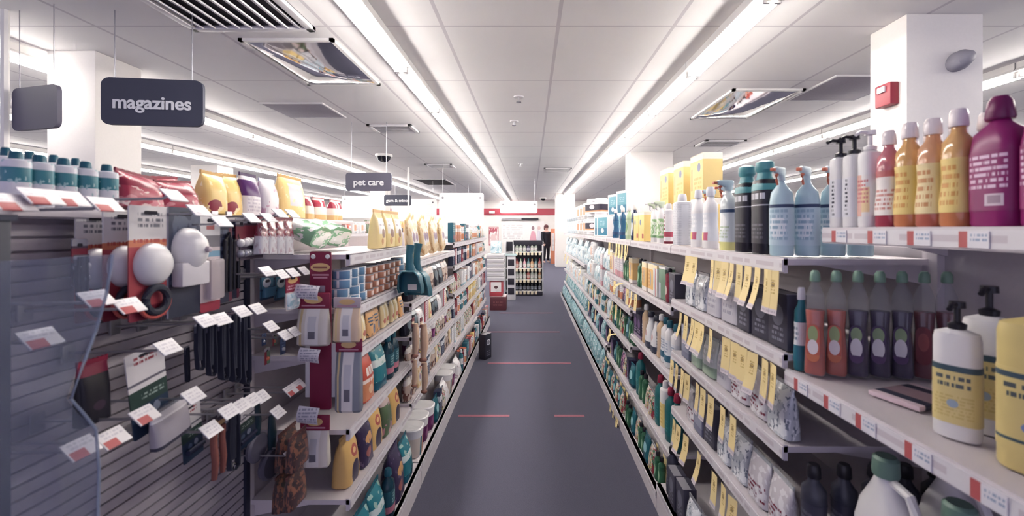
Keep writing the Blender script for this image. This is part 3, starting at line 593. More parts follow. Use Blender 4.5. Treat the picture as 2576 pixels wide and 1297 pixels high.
tin('pettub', 'food_tub', 'tub', 'blue white food tub', .036, .036, art('pet tub', (222, 226, 230), ('v', 0, .4, (92, 140, 180)), ('t', .45, .95, .2, .8, (150, 160, 180), 2)), plain('tub lid', (214, 222, 228), .3))
tin('pettin', 'food_tin', 'tin', 'brown food tin', .037, .034, art('pet tin', (176, 112, 84), ('r', .3, .6, .2, .8, (220, 200, 190)), ('b', .9, 1, (214, 206, 204))), SV)
bag('petorange', 'treat_pouch', 'pouch', 'orange treat pouch with blue bone print', .15, .07, .21, art('pet orange', (230, 170, 104), ('r', .1, .6, .75, .82, (70, 90, 120)), ('r', .1, .6, .62, .69, (70, 90, 120)), ('r', .15, .5, .48, .55, (70, 90, 120)), ('e', .65, .3, .14, .2, (130, 140, 170)), ('n', 5, .66, (110, 80, 70)), rough=.3), plain('tan seal', TAN, .4), 14)
bag('petcream', 'treat_pouch', 'pouch', 'cream and yellow treat pouch', .1, .06, .21, art('pet cream', (236, 212, 150), ('v', .35, .6, (244, 232, 206)), ('e', .5, .3, .3, .12, (214, 110, 90)), rough=.3), plain('cream seal', CREAM, .4), 15)
bag('petred', 'treat_pouch', 'pouch', 'red-orange treat pouch with white lettering block', .14, .09, .22, art('pet red', (206, 74, 54), ('b', .42, .5, (232, 214, 204)), ('b', .05, .42, (218, 130, 84)), ('r', .3, .85, .56, .74, (236, 222, 214)), ('v', .44, .48, (206, 74, 54)), ('v', .62, .66, (206, 74, 54)), ('e', .5, .25, .16, .1, (232, 190, 150)), rough=.3), plain('red seal', (190, 60, 50), .4), 16)
bag('petteal', 'litter_bag', 'bag', 'teal bag with white lettering band', .16, .1, .22, art('pet teal', (28, 120, 136), ('b', .55, .72, (200, 218, 216)), ('n', 4, .6, (150, 190, 180)), ('b', 0, .2, (16, 86, 110)), rough=.25), DT, 17)
bottle('petdark', 'shampoo_bottle', 'bottle', 'dark teal pet shampoo bottle', .085, .06, .22, plain('dark teal bottle', (14, 54, 72), .25), DT, art('dark teal label', (24, 84, 100), ('b', 0, .3, (190, 110, 130)), ('t', .2, .8, .4, .9, (130, 176, 180), 4)), 'round')
bag('petgold', 'kibble_bag', 'bag', 'golden kibble bag with red emblem', .19, .12, .29, art('pet gold', (226, 178, 96), ('e', .5, .68, .2, .13, (190, 80, 70)), ('e', .5, .68, .1, .06, (236, 190, 120)), ('e', .5, .22, .26, .26, (54, 44, 70)), ('v', .9, 1, (190, 110, 80)), rough=.3), plain('gold seal', GOLD, .4), 18)
bag('petpurple', 'kibble_bag', 'bag', 'dark purple kibble bag', .17, .11, .27, art('pet purple', (54, 42, 78), ('e', .5, .6, .3, .12, (222, 160, 90)), ('e', .4, .3, .2, .12, (170, 90, 80)), ('n', 5, .64, (100, 84, 120)), rough=.3), plain('purple seal', (60, 46, 84), .4), 19)
bag('petolive', 'kibble_bag', 'bag', 'olive green kibble bag with pink print', .16, .11, .27, art('pet olive', (84, 108, 72), ('n', 3, .56, (190, 130, 140)), ('b', .8, 1, (206, 180, 176)), rough=.3), plain('olive seal', (96, 116, 84), .4), 20)
bag('petlean', 'chew_bag', 'bag', 'slanted cream and tan chew bag', .12, .06, .26, art('pet lean', (232, 208, 162), ('r', .2, .8, .3, .7, (224, 222, 222)), ('n', 4, .58, (206, 160, 104)), ('e', .5, .5, .2, .12, (150, 120, 150)), rough=.3), plain('yellow seal', (236, 206, 130), .4), 21)
bag('petbrown', 'chew_bag', 'bag', 'clear bag of brown chews', .13, .07, .19, art('pet brown', (190, 166, 150), ('n', 3, .52, (112, 66, 54)), ('b', .7, .95, (220, 212, 208)), ('e', .6, .3, .25, .14, (90, 50, 46)), rough=.2, spec=.7), CL, 22)
bag('petblack', 'litter_bag', 'bag', 'black and white litter bag', .15, .09, .19, art('pet black', (30, 30, 44), ('e', .4, .5, .3, .24, (96, 110, 120)), ('b', .8, 1, (190, 200, 206)), rough=.25), GY, 23)
tub('petlid', 'treat_tub', 'tub', 'white tub with purple band', .075, .17, art('tub purple', (232, 230, 232), ('b', 0, .72, (112, 30, 96)), ('b', 0, .08, (232, 226, 226)), ('e', .5, .4, .25, .2, (160, 80, 140))), W_)
tub('petlid2', 'treat_tub', 'tub', 'white tub with orange and teal label', .075, .17, art('tub orange', (230, 214, 196), ('v', .3, .45, (30, 120, 150)), ('v', .5, .9, (214, 130, 90)), ('b', .75, 1, (234, 232, 232))), W_)
carton('blackcircle', 'litter_carton', 'box', 'tall black carton with white circle', .13, .1, .3, art('black circle', (30, 28, 44), ('e', .5, .66, .3, .12, (206, 206, 214)), ('e', .5, .66, .22, .085, (120, 118, 132)), ('t', .2, .8, .1, .35, (110, 108, 124), 3)), GY)
bag('whitebag', 'puppy_pad_bag', 'bag', 'crumpled white plastic bag', .17, .12, .16, art('white bag', (226, 224, 226), ('n', 5, .62, (190, 170, 176)), rough=.25), W_, 24)
carton('slimred', 'medicine_carton', 'box', 'slim red and white carton', .07, .05, .17, art('slim red print', (222, 214, 214), ('v', 0, .3, (176, 40, 62)), ('t', .35, .9, .2, .9, (170, 130, 140), 6)), RD)
carton('slimnavy', 'medicine_carton', 'box', 'slim navy and white carton', .07, .05, .17, art('slim navy print', (50, 58, 88), ('b', .55, .8, (214, 218, 224)), ('t', .2, .8, .1, .5, (140, 150, 176), 4)), NV)
carton('slimpeach', 'medicine_carton', 'box', 'slim peach carton', .08, .05, .16, art('slim peach print', (222, 150, 110), ('b', .6, .8, (232, 220, 212)), ('e', .5, .3, .25, .14, (160, 60, 60))), OR)
carton('slimteal', 'medicine_carton', 'box', 'slim teal carton with red dot', .08, .05, .18, art('slim teal print', (24, 92, 112), ('e', .6, .25, .25, .12, (190, 70, 80)), ('t', .1, .9, .5, .9, (130, 190, 196), 4)), DT)
carton('slimwhite', 'medicine_carton', 'box', 'slim white carton', .08, .05, .16, art('slim white print', (232, 230, 230), ('t', .1, .9, .3, .85, (170, 180, 196), 5), ('b', 0, .12, (150, 190, 206))), W_)
carton('slimgold', 'medicine_carton', 'box', 'slim yellow carton', .07, .05, .16, art('slim gold print', (236, 208, 130), ('b', .5, .72, (232, 228, 220)), ('t', .1, .9, .1, .45, (190, 120, 80), 3)), YL)

bag('redsack', 'treat_sack', 'sack', 'crumpled red treat sack', .17, .11, .125, art('red sack', (166, 40, 66), ('n', 3, .52, (206, 120, 130)), ('n', 5, .62, (226, 200, 196)), ('b', .6, .8, (132, 18, 48)), rough=.3), plain('crimson seal', (140, 22, 52), .4), 41)
bag('yellowsack', 'treat_sack', 'sack', 'yellow treat sack', .15, .08, .15, art('yellow sack', (236, 198, 110), ('e', .3, .2, .24, .16, (150, 40, 60)), ('n', 4, .62, (244, 224, 170)), rough=.3), plain('gold seal', GOLD, .4), 42)

# ------------------------------------------------------------------ filling shelves
SHN = ['top shelf', 'second shelf', 'third shelf', 'fourth shelf', 'fifth shelf', 'sixth shelf']
COUNT = {}
def label_for(key, si, desc, extra=''):
    n = COUNT[key, si] = COUNT.get((key, si), 0) + 1
    return f'{desc}, {ORD[n]} from near end, {SHN[si]}, {BAYN[key]}{extra}'
def fill(key, si, seq, y0=None, y1=None, lean=0.0, inset=.012, gap=.006, hmax=None):
    z, fr, back, b0, b1, side, room = SHELF[key, si]
    y = (b0 + .02) if y0 is None else y0; end = (b1 - .015) if y1 is None else y1
    i = 0; flat = [q for q in seq for _ in range(q[1])]
    rz = -side * PI / 2
    while True:
        q = flat[i % len(flat)]; i += 1
        K = KIND[q[0]]; st = q[2] if len(q) > 2 else 1; s = q[3] if len(q) > 3 else 1.0
        lim = (hmax or room) * .97
        if K['h'] * s * st > lim: s = lim / (K['h'] * st)
        w = K['w'] * s
        if y + w > end or i > 60: break
        yc = y + w / 2; d = K['d'] * s
        lab = label_for(key, si, K['desc'])
        for k in range(st):
            x = fr + side * (inset + d / 2 + R.uniform(0, .012))
            L = lab if st == 1 else lab.replace(', ' + SHN[si], ', ' + ('bottom of stack', 'second up', 'third up', 'fourth up')[k] + ', ' + SHN[si])
            put(q[0], L, x, yc, z + .0045 + k * K['h'] * s, rz + R.uniform(-.06, .06), s, tx=-lean)
        y += w + gap + R.uniform(0, .006)
# ------------------------------------------------------------------ right gondola, nearest bay
def right(key, px, z, label, fr, s=1.0, X=None, rz=None, back=0.0):
    K = KIND[key]; x = X if X is not None else fr + .014 + K['d'] / 2 + back
    return put(key, label, x, x * F / (px - VX), z + .0045, -PI / 2 + (R.uniform(-.06, .06) if rz is None else rz), s)
def rightY(key, x, y, z, label, s=1.0, rz=-PI / 2): return put(key, label, x, y, z + .0045, rz, s)
zt = 1.5
for i, (k, y, lb) in enumerate((('lotion', 1.232, 'white pump bottle with black print, farthest of the pump bottles on the top shelf'), ('lotion', 1.18, 'white pump bottle with black print, second of the pump bottles on the top shelf'),
        ('scent', 1.125, 'pink and orange pump bottle beside the white pump bottles'), ('pinkwash', 1.066, 'pink translucent hand soap bottle next to the pump bottles'), ('amberwash', 1.008, 'amber translucent soap bottle next to the pink one'),
        ('peachwash', .95, 'peach translucent soap bottle between two amber ones'), ('amberwash', .893, 'amber translucent soap bottle beside the magenta bottles'))):
    rightY(k, .896, y, zt, lb, 1.0, -PI / 2 + .1)
rightY('magenta', .905, .822, zt, 'magenta cleaner bottle next to the amber soap'); rightY('magenta', .905, .733, zt, 'magenta cleaner bottle nearest the camera on the top shelf')
rightY('magenta', .98, .80, zt, 'magenta cleaner bottle standing behind the other two'); rightY('magenta', .905, .64, zt, 'magenta cleaner bottle at the very edge of the view')
for i in range(4): rightY('peachwash', .965, .9 + .062 * i, zt, f'peach soap bottle in the back row, {ORD[i + 1]} from near end', 1.0)
for i, k in enumerate(('orangesoap', 'orangesoap', 'purplesoap', 'purplesoap', 'purplesoap', 'redsoap', 'redsoap')):
    rightY(k, .80 + .056 * i, 1.2 - .006 * i, 1.085, KIND[k]['desc'].replace(' liquid and green cap', ' liquid') + f', {ORD[i + 1]} of seven from the aisle', (.8, .85, 1.03), -PI / 2 + .75)
rightY('tealclean', .79, 1.245, 1.085, 'slim white and teal bottle leaning beside the dish soap', (.5, .9, 1.2))
rightY('goldpump', .845, .845, 1.085, 'yellow-labelled white pump bottle, farthest of the yellow ones', .95, -PI / 2 + .5); rightY('goldpump', .93, .865, 1.085, 'yellow-labelled white pump bottle between two yellow ones', 1.05, -PI / 2 + .5)
rightY('goldbig', .86, .72, 1.085, 'large yellow pump bottle nearest the camera', 1.0, -PI / 2 + .5)
rightY('sachet', .93, 1.03, 1.085, 'flat pink-edged packet lying behind the price chips', 1.0, .3); rightY('sachet', 1.06, .86, 1.085, 'flat pink-edged packet lying at the back of the shelf', 1.0, -.2)
rightY('whitejug', .87, 1.03, .6, 'tall white jug with green cap, lower shelf of the nearest bay', 1.0); rightY('whitejug', 1.03, 1.03, .6, 'tall white jug with green cap, behind the other jug', 1.0); rightY('whitejug', .87, .85, .6, 'tall white jug with green cap, nearest the camera', 1.0)
for i in range(5): rightY('dusk', .79 + .085 * i, 1.19, .6, f'dark slate cleaner bottle on the lower shelf, {ORD[i + 1]} from the aisle', 1.0)
fill('RA', 3, (('bleach', 2), ('dusk', 2), ('tealbig', 1)))
# second bay, top shelf
zt = 1.41
for x, y, lb in ((.80, 1.36, 'pale blue spray bottle next to the black bottles, at the shelf edge'), (.875, 1.35, 'pale blue spray bottle, second from the shelf edge'), (.955, 1.35, 'pale blue spray bottle, third from the shelf edge'), (1.035, 1.34, 'pale blue spray bottle at the back of the shelf')):
    rightY('aqua', x, y, zt, lb, (.72, 1, 1), -PI / 2 + .6)
right('blackteal', 1924, zt, 'black bottle with tall teal cap, nearer of the two', .75); right('blackteal', 1879, zt, 'black bottle with tall teal cap, farther of the two', .75)
right('clearspray', 1832, zt, 'clear spray bottle beside the black bottles', .75, 1.0); right('whitecream', 1787, zt, 'white bottle with raised lettering, nearer of two', .75); right('whitecream', 1757, zt, 'white bottle with raised lettering, farther of two', .75, 1.0)
right('greycan', 1716, zt, 'tall grey-white ribbed refill bottle', .75, 1.0); right('clearspray', 1832, zt, 'clear spray bottle behind another clear one', .75, 1.0, X=.89); right('clearspray', 1790, zt, 'clear spray bottle behind the white cleaner bottles', .75, 1.0, X=.9)
# third and fourth bay, top shelf
for px, k, lb in ((1682, 'redwhite', 'white aerosol can with dark red print'), (1664, 'greenspray', 'white spray bottle with green print, nearer'), (1648, 'greenspray', 'white spray bottle with green print, farther'),
                  (1626, 'yellowpowder', 'small yellow carton, nearer of two'), (1612, 'yellowpowder', 'small yellow carton, farther of two'), (1597, 'navybottle', 'navy cleaner bottle beside the small yellow cartons'), (1583, 'limebottle', 'pale green cleaner bottle between blue ones'),
                  (1567, 'bluebottle', 'dark blue cleaner bottle beside the pale green one'), (1549, 'bluebottle', 'dark blue cleaner bottle farthest along the top shelf')): right(k, px, zt, lb + ' on the top shelf', .75, 1.12 if 'bottle' in k and k != 'greenspray' else 1.0)
for i, px in enumerate((1776, 1728, 1690)):
    for j in range(2):
        K = KIND['yellowbox']; x = 1.09; put('yellowbox', f'large yellow carton, {("lower", "upper")[j]} one, {ORD[i + 1]} stack from near end', x, x * F / (px - VX), zt + .0045 + j * .272, -PI / 2, (1.0, 1.0, 1.08))
for i, (px, x) in enumerate(((1580, 1.0), (1556, 1.0))):
    for j in range(2): put('tealbox', f'teal and white carton with white dot, {("lower", "upper")[j]} one, {("nearer", "farther")[i]} stack', x, x * F / (px - VX), zt + .0045 + j * .236, -PI / 2 + .35, 1.0)
put('tealbox', 'teal and white carton at the shelf edge beside blue bottles', .86, 4.75, zt + .0045, -PI / 2 + .45); put('tealbox', 'teal and white carton behind the white paper packs', .88, 5.1, zt + .0045, -PI / 2 + .45)
for j in range(2): put('whitetub', f'white paper pack with dark label, {("lower", "upper")[j]} of its stack', .88, 5.65, zt + .0045 + j * .242, -PI / 2 + .5)
for i in range(3):
    for j in range(2): put('whiteroll', f'white and grey wrapped paper pack, {("lower", "upper")[j]} one, {ORD[i + 1]} stack', .87, 6.25 + .4 * i, zt + .0045 + j * .232, -PI / 2 + .2)
for i in range(5):
    for j in range(2): put('paleroll', f'pale blue and white paper pack, {("lower", "upper")[j]} one, {ORD[i + 1]} stack', .87, 7.45 + .43 * i, zt + .0045 + j * .232, -PI / 2 + .1)
fill('RB', 1, (('smokebox', 3), ('greybag', 2), ('glassbag', 3), ('greybag', 1)))
fill('RB', 2, (('glassbag', 1), ('redprint', 2), ('greybag', 1), ('greenprint', 2), ('bluegrey', 1)))
fill('RB', 3, (('redprint', 2), ('glassbag', 2), ('smokebox', 1), ('bluegrey', 1)))
fill('RB', 4, (('smokebox', 2), ('dusk', 2), ('glassbag', 2)))
fill('RC', 1, (('smokebox', 1), ('redclean', 1), ('greenbox', 1), ('stripebox', 1), ('orangebox', 2), ('greenbottle', 2)))
fill('RC', 2, (('bleach', 3), ('tanbottle', 1), ('flared', 2), ('tanbottle', 1), ('purplebox', 2), ('mixpack', 1)))
fill('RC', 3, (('tealbig', 2), ('yellowdet', 1), ('tealbig', 1), ('mixpack', 2), ('greenbottle', 2)))
fill('RC', 4, (('greenbottle', 2), ('mixpack', 1), ('tealpack', 1)), hmax=.16)
fill('RD', 1, (('orangebox', 1), ('greenbottle', 3), ('pinkbox', 3), ('stripebox', 1)), hmax=.2)
fill('RD', 2, (('smallcan', 2), ('glassbag', 1), ('purplepack', 1)), hmax=.15)
fill('RD', 3, (('greenbottle', 2), ('tealpack', 1), ('greenbottle', 1), ('mixpack', 1)))
fill('RD', 4, (('tealpack', 1), ('purplebox', 1), ('mixpack', 1), ('purplepack', 1), ('greenbottle', 2)))
fill('RD', 5, (('mixpack', 1), ('tealpack', 1)), hmax=.15)
fill('RE', 1, (('palepack', 2, 2), ('pinkbox', 1, 2), ('palepack', 3, 2), ('whiteroll', 1, 2)), hmax=.46)
fill('RE', 2, (('palepack', 1), ('mixpack', 1), ('tealclean', 2)))
fill('RE', 3, (('purplebox', 1), ('tealpack', 1), ('tealsoft', 1)))
fill('RE', 4, (('tealsoft', 1),))
for kk in ('RF', 'RG'):
    fill(kk, 1, (('palepack', 2, 2), ('paleroll', 1)), hmax=.34); fill(kk, 2, (('palepack', 1), ('whiteroll', 1)), hmax=.3); fill(kk, 3, (('tealsoft', 1),)); fill(kk, 4, (('tealsoft', 1),))

# ------------------------------------------------------------------ yellow sale tags
tagm = art('sale tag', (246, 220, 146), ('b', 0, .13, (214, 202, 208)), ('e', .5, .68, .17, .06, (150, 120, 80)), ('t', .3, .7, .45, .8, (200, 164, 80), 5), ('t', .1, .9, .02, .11, (180, 168, 180), 1), rough=.6)
def mk_tag(key, curl, l=.132, w=.047):
    pts = [(0, -.002 - curl * (t ** 2) * .03, -l * t) for t in [i / 8 for i in range(9)]]
    if curl > 2: pts = [(0, -.002 - math.sin(a) * .075, .02 - (1 - math.cos(a)) * .05) for a in [i * .26 for i in range(9)]]
    sku(key, 'hanging_sale_tag', 'sale tag', 'yellow sale tag', (w, .03, l), ('paper', lambda: MB().strip([Vector(p) for p in pts], w / 2, .0012), tagm))
mk_tag('tagA', .35); mk_tag('tagB', .9); mk_tag('tagC', 3)
TN_ = {}
def saletag(px, key, si, kind=None, s=1.0):
    z, fr, back, y0, y1, side, room = SHELF[key, si]
    Y = (fr - .014) * F / (px - VX); Y = min(max(Y, y0 + .03), y1 - .03)
    n = TN_[key, si] = TN_.get((key, si), 0) + 1
    put(kind or R.choice(('tagA', 'tagA', 'tagB')), f'yellow sale tag, {ORD[n]} from near end under the {SHN[si]}, {BAYN[key]}', fr - .0145, Y, z - .036, -PI / 2 + R.uniform(-.18, .25), s, group='yellow sale tags')
for p in (1963, 1934, 1908, 1884, 1862, 1843, 1826, 1809, 1794, 1748, 1733): saletag(p, 'RB', 0)
for p in (1962, 1927, 1895, 1870, 1851, 1829, 1790, 1768, 1756, 1744, 1727, 1714): saletag(p, 'RB', 1)
for p in (1846, 1820, 1790, 1770, 1756, 1730, 1718, 1704, 1692): saletag(p, 'RB', 2)
for p in (1845, 1822, 1799, 1760, 1727, 1708, 1697): saletag(p, 'RB', 3)
for p in (1590, 1600): saletag(p, 'RC', 1)
for p in (1690, 1672, 1655): saletag(p, 'RC', 3)
for p in (1584, 1574, 1566, 1559, 1552, 1541, 1534): saletag(p, 'RD', 0)
saletag(1586, 'RD', 1); saletag(1567, 'RD', 1, 'tagC'); saletag(1547, 'RD', 1)
for p in (1562, 1551, 1541): saletag(p, 'RD', 2)
saletag(1550, 'RD', 3, 'tagC'); saletag(1535, 'RD', 3)
for p in (1578, 1570, 1562, 1554, 1546, 1538, 1531, 1525): saletag(p, 'RD', 4)
for p in (1560, 1551, 1543, 1536): saletag(p, 'RD', 5, s=.6)
for p in (1513, 1500, 1492, 1470): saletag(p, 'RE', 1)
for p in (1499, 1482): saletag(p, 'RE', 2)
for kk, p in (('RF', 1462), ('RF', 1440), ('RG', 1429), ('RG', 1422)): saletag(p, kk, 1, 'tagB', 1.3)
saletag(1427, 'RG', 2, 'tagB', 1.2)

# ------------------------------------------------------------------ gondolas of the next aisles
for side, nm in ((-1, 'left'), (1, 'right')):
    for q in range(3):
        kk = 'N' + nm[0] + str(q); y0 = 5.4 + 2.2 * q; BAYN[kk] = f'{ORD[q + 1]} outer-{nm} bay'
        bay(kk, side, y0, y0 + 2.2, side * 3.75, [(1.4, side * 3.3), (.95, side * 3.3), (.5, side * 3.3), (.12, side * 3.3)], f'{ORD[q + 1]} gondola bay of the next aisle on the {nm}')
        for si in range(3): fill(kk, si, [(R.choice(('petgold', 'petred', 'tealbox', 'yellowbox', 'paleroll', 'whiteroll', 'tealsoft', 'petteal', 'petolive', 'petpurple', 'whitetub')), 2) for _ in range(14)], hmax=.34, gap=.035)

# ------------------------------------------------------------------ left gondola shelves
for i, (yy, tz) in enumerate(((1.76, .1), (1.93, -.1))): put('petgreen', f'white and green treat bag lying on the top shelf, {("nearer", "farther")[i]} of two', -.86, yy, 1.46, PI / 2 + tz, 1.05, tx=-1.15, ty=.1)
fill('LB', 0, (('petyellow', 3), ('petwhite', 2)), y0=2.03, hmax=.22)
fill('LB', 1, (('pettub', 3, 4), ('pettin', 6, 4)), gap=.004)
fill('LB', 2, (('petcream', 2), ('petorange', 2), ('petcream', 2)), y0=1.76)
fill('LB', 3, (('petred', 1), ('petteal', 1), ('petdark', 2)), y0=1.86)
fill('LB', 4, (('petgold', 1), ('petpurple', 1), ('petgold', 1), ('petolive', 1)), y0=1.7)
fill('LB', 5, (('petteal', 2), ('petdark', 1), ('petpurple', 1)))
z, fr, *_ = SHELF['LC', 0]
for i in range(8): put('petlean', label_for('LC', 0, 'slanted cream chew bag'), fr - .05 - .02 * (i % 2), 2.7 + .142 * i, z + .036, PI / 2 + R.uniform(-.06, .06), 1.0, ty=-.42)
fill('LC', 1, (('petblack', 1), ('petbrown', 4), ('petblack', 1)), y0=2.56)
fill('LC', 2, (('petblack', 2), ('whitebag', 1), ('slimred', 2), ('petcream', 1)))
fill('LC', 3, (('petbrown', 2), ('petlid', 1), ('mixpack', 2)))
fill('LC', 4, (('petbrown', 2), ('petlean', 1), ('mixpack', 1), ('slimnavy', 2)))
fill('LC', 5, (('petlid2', 1), ('petlid', 2), ('tealpack', 1), ('slimnavy', 1), ('mixpack', 1), ('whitebag', 1)))
MIX = ['slimred', 'slimnavy', 'slimpeach', 'slimteal', 'slimwhite', 'slimgold', 'tealclean', 'redclean', 'mixpack', 'smallcan', 'slimwhite']
for kk in ('LD', 'LE'):
    for si in range(6):
        seq = [(R.choice(MIX + (['slimwhite', 'slimteal', 'slimwhite'] if si == 0 else [])), R.choice((1, 2, 2, 3))) for _ in range(12)]
        if kk == 'LD' and si == 5: seq = [('whitebag', 1)] + seq
        fill(kk, si, seq, y0=None)
put('blackcircle', 'tall black carton with white circle standing on the floor by the left shelves', -.53, 4.95, .002, PI / 2 - .5, .95)

# ------------------------------------------------------------------ left slat panel: peg hooks and hanging packs
flapm = art('hook flap', (226, 224, 226), ('t', .15, .85, .2, .85, (196, 192, 202), 3), rough=.4)
flapr = art('hook flap red', (226, 222, 224), ('r', .05, .55, .0, .5, (196, 84, 84)), ('t', .15, .9, .55, .95, (196, 192, 202), 2), rough=.4)
def mk_peg(key, fm, L=.21):
    sku(key, 'hanging_peg_hook', 'peg hook', 'peg hook with white price flap', (.05, L, .05), ('arm', lambda: MB().tube([(0, 0, 0), (0, -L * .9, .004), (0, -L, .016)], .0032, 8), steel),
        ('back_plate', lambda: MB().box(-.014, .014, -.006, 0, -.022, .02, .002), steel), ('price_flap', lambda: MB().box(-.027, .027, -.0015, .0015, -.019, .019, .001).xf(Matrix.Translation((0, -L - .004, .012)) @ Matrix.Rotation(-.75, 4, 'X')), fm))
mk_peg('peg', flapm); mk_peg('pegr', flapr)
PEGN = [0]
def peg(px, py, X=-.87, red=False, where=''):
    Y = X * F / (px - VX); z = PZ(py, Y) - .014; PEGN[0] += 1
    put('pegr' if red else 'peg', f'peg hook with white price flap, {where}', -1.075, Y, z, PI / 2 + R.uniform(-.05, .05), (1, abs(-1.075 - X) / .21, 1), group='peg hooks')
def hung(key, px, yt, yb, label, X=-.93, wpx=None, ty=0.0, tx=0.0):
    K = KIND[key]; Y = X * F / (px - VX); h = (yb - yt) * Y / F; s = h / K['h']
    sx = s if wpx is None else wpx * Y * Y / (abs(X) * F) / K['w']
    return put(key, label, X, Y, PZ(yb, Y), PI / 2, (sx, s, s), tx, ty)
def dome(a, b, cz, dp=.02, x=0): return lambda: MB().loft([(0, a, b, 2), (dp * .4, a * .96, b * .96, 2), (dp * .8, a * .7, b * .7, 2), (dp, a * .3, b * .3, 2)], 24).xf(Matrix.Translation((x, -.0015, cz)) @ Matrix.Rotation(PI / 2, 4, 'X'))
hungcard('leashcard', 'hanging_leash_pack', 'leash pack', 'white retractable leash on a red and white hang card', .12, .27, art('leash card', (186, 60, 70), ('b', .7, 1, (232, 228, 226)), ('b', .64, .7, (220, 120, 80)), ('t', .2, .8, .8, .95, (120, 120, 130), 3), ('t', .1, .9, .66, .72, (190, 70, 60), 1), ('r', .6, 1, .42, .64, (222, 216, 216)), ('b', 0, .12, (130, 24, 48))),
    ('reel_case', dome(.05, .052, .13, .035), plain('white case', (230, 228, 228), .3)))
KIND['leashcard']['parts'] += (('grip_loop', lambda: MB().tube([(.032 * math.cos(a), -.016, .045 + .03 * math.sin(a)) for a in [i * .42 for i in range(16)]], .009, 8), plain('dark grip', (40, 44, 60), .5), [('grip_rim', lambda: MB().tube([(.044 * math.cos(a), -.012, .043 + .04 * math.sin(a)) for a in [PI + i * .26 for i in range(13)]], .005, 8), plain('red rim', (206, 80, 70), .4))]),)
hungcard('domecard', 'hanging_toy_pack', 'toy pack', 'white dome toy on a dark blue hang card', .12, .27, art('dome card', (50, 58, 84), ('n', 3, .58, (86, 96, 120)), ('b', .0, .3, (36, 42, 66)), ('v', 0, .05, (120, 116, 140)), ('v', .95, 1, (120, 116, 140))), ('dome', dome(.047, .055, .165, .045), plain('white case', (230, 228, 228), .3)))
KIND['domecard']['parts'] += (('tray', lambda: MB().box(-.047, .047, -.03, -.0015, .075, .135, .006), plain('tray grey', (210, 206, 212), .35)), ('nose', lambda: MB().lathe([(.008, 0), (.007, .01), (.002, .013)], 12).xf(Matrix.Translation((.012, -.045, .165)) @ Matrix.Rotation(PI / 2, 4, 'X')), plain('pinkish grey', (190, 172, 178), .4)))
hungcard('brushcard', 'hanging_brush_pack', 'brush pack', 'brush in a pink-grey blister with red foot', .06, .24, art('brush card', (206, 190, 192), ('b', .78, 1, (226, 224, 226)), ('b', .66, .78, (120, 116, 128)), ('b', .56, .62, (110, 160, 190)), ('b', 0, .1, (170, 40, 64)), ('r', .3, .7, .84, .9, (200, 100, 100))), ('blister', lambda: MB().box(-.022, .022, -.022, -.0015, .03, .13, .007), clear('blister', (222, 210, 214), .5)))
KIND['brushcard']['parts'] += (('brush', lambda: MB().loft([(.035, .012, .008), (.08, .014, .009), (.125, .01, .007)], 14), plain('brush handle', (190, 170, 176), .5)),)
hungcard('navycard', 'hanging_collar_pack', 'collar pack', 'tall narrow navy hang pack with red edge', .045, .24, art('navy card', (34, 40, 66), ('v', .75, 1, (110, 36, 60)), ('t', .1, .7, .5, .9, (90, 100, 130), 4), ('b', .9, 1, (70, 76, 100))), ('collar', lambda: MB().tube([(-.008, -.008, .03), (-.008, -.008, .18), (.004, -.008, .2), (.01, -.008, .18), (.01, -.008, .03)], .005, 8), BK))
hungcard('discs', 'hanging_bell_pack', 'bell pack', 'small dark red hang card with white bells', .05, .12, art('disc card', (74, 60, 80), ('b', .5, .8, (140, 40, 60)), ('b', .85, 1, (150, 150, 164))), ('bell', dome(.012, .012, .05, .014, -.01), W_), (('bell', dome(.012, .012, .05, .014, .014), W_), ('bell', dome(.011, .011, .02, .014, -.01), SV), ('bell', dome(.011, .011, .02, .014, .014), SV)))
bag('birdbag', 'hanging_treat_bag', 'treat bag', 'clear treat bag with dark red header', .07, .035, .13, art('bird bag', (196, 194, 202), ('b', .52, 1, (132, 34, 56)), ('n', 6, .6, (170, 150, 160)), rough=.15, spec=.8), plain('maroon seal', (130, 36, 58), .4), 31)
hungcard('cancard', 'hanging_toy_card', 'toy card', 'teal and white hang card with dark frame', .075, .075, art('can card', (52, 104, 128), ('e', .45, .72, .3, .2, (206, 210, 216)), ('b', .4, .46, (30, 44, 70)), ('v', 0, .06, (30, 40, 60)), ('v', .94, 1, (30, 40, 60)), ('b', .0, .1, (36, 60, 84))), ('blister', lambda: MB().box(-.03, .03, -.014, -.0015, .008, .04, .005), plain('teal blister', (70, 120, 144), .2)))
hungcard('redcard', 'hanging_chew_card', 'chew card', 'red hang card with yellow oval over a white pack', .06, .13, art('red chew card', (216, 206, 200), ('b', .5, 1, (150, 26, 56)), ('e', .5, .82, .36, .09, (228, 180, 110)), ('t', .1, .9, .55, .7, (214, 170, 180), 2)), ('pack', lambda: MB().loft([(.005, .024, .008, 4), (.02, .027, .012, 4), (.05, .027, .01, 4), (.06, .025, .004, 4)], 16), plain('pale pack', (214, 206, 196), .25)))
sku('strap', 'hanging_leash', 'leash', 'dark nylon leash', (.04, .03, .26), ('strap', lambda: MB().strip([(-.01, 0, .25), (-.013, -.002, .12), (-.01, -.006, .01), (0, -.008, 0), (.01, -.006, .01), (.013, -.002, .12), (.01, 0, .25)], .012, .003, 1).tube([(0, -.004, .25), (0, -.004, .05)], .007, 8), plain('navy webbing', (36, 40, 58), .8)),
    ('header', lambda: MB().box(-.02, .02, -.003, .0, .2, .26, .001), art('leash header', (60, 62, 84), ('b', .6, .9, (150, 150, 164)))), ('clasp', lambda: MB().tube([(0, -.006, .03), (.006, -.006, .015), (0, -.006, .0), (-.006, -.006, .015), (0, -.006, .03)], .003, 6), plain('chrome', (190, 190, 196), .25, 1.0)))
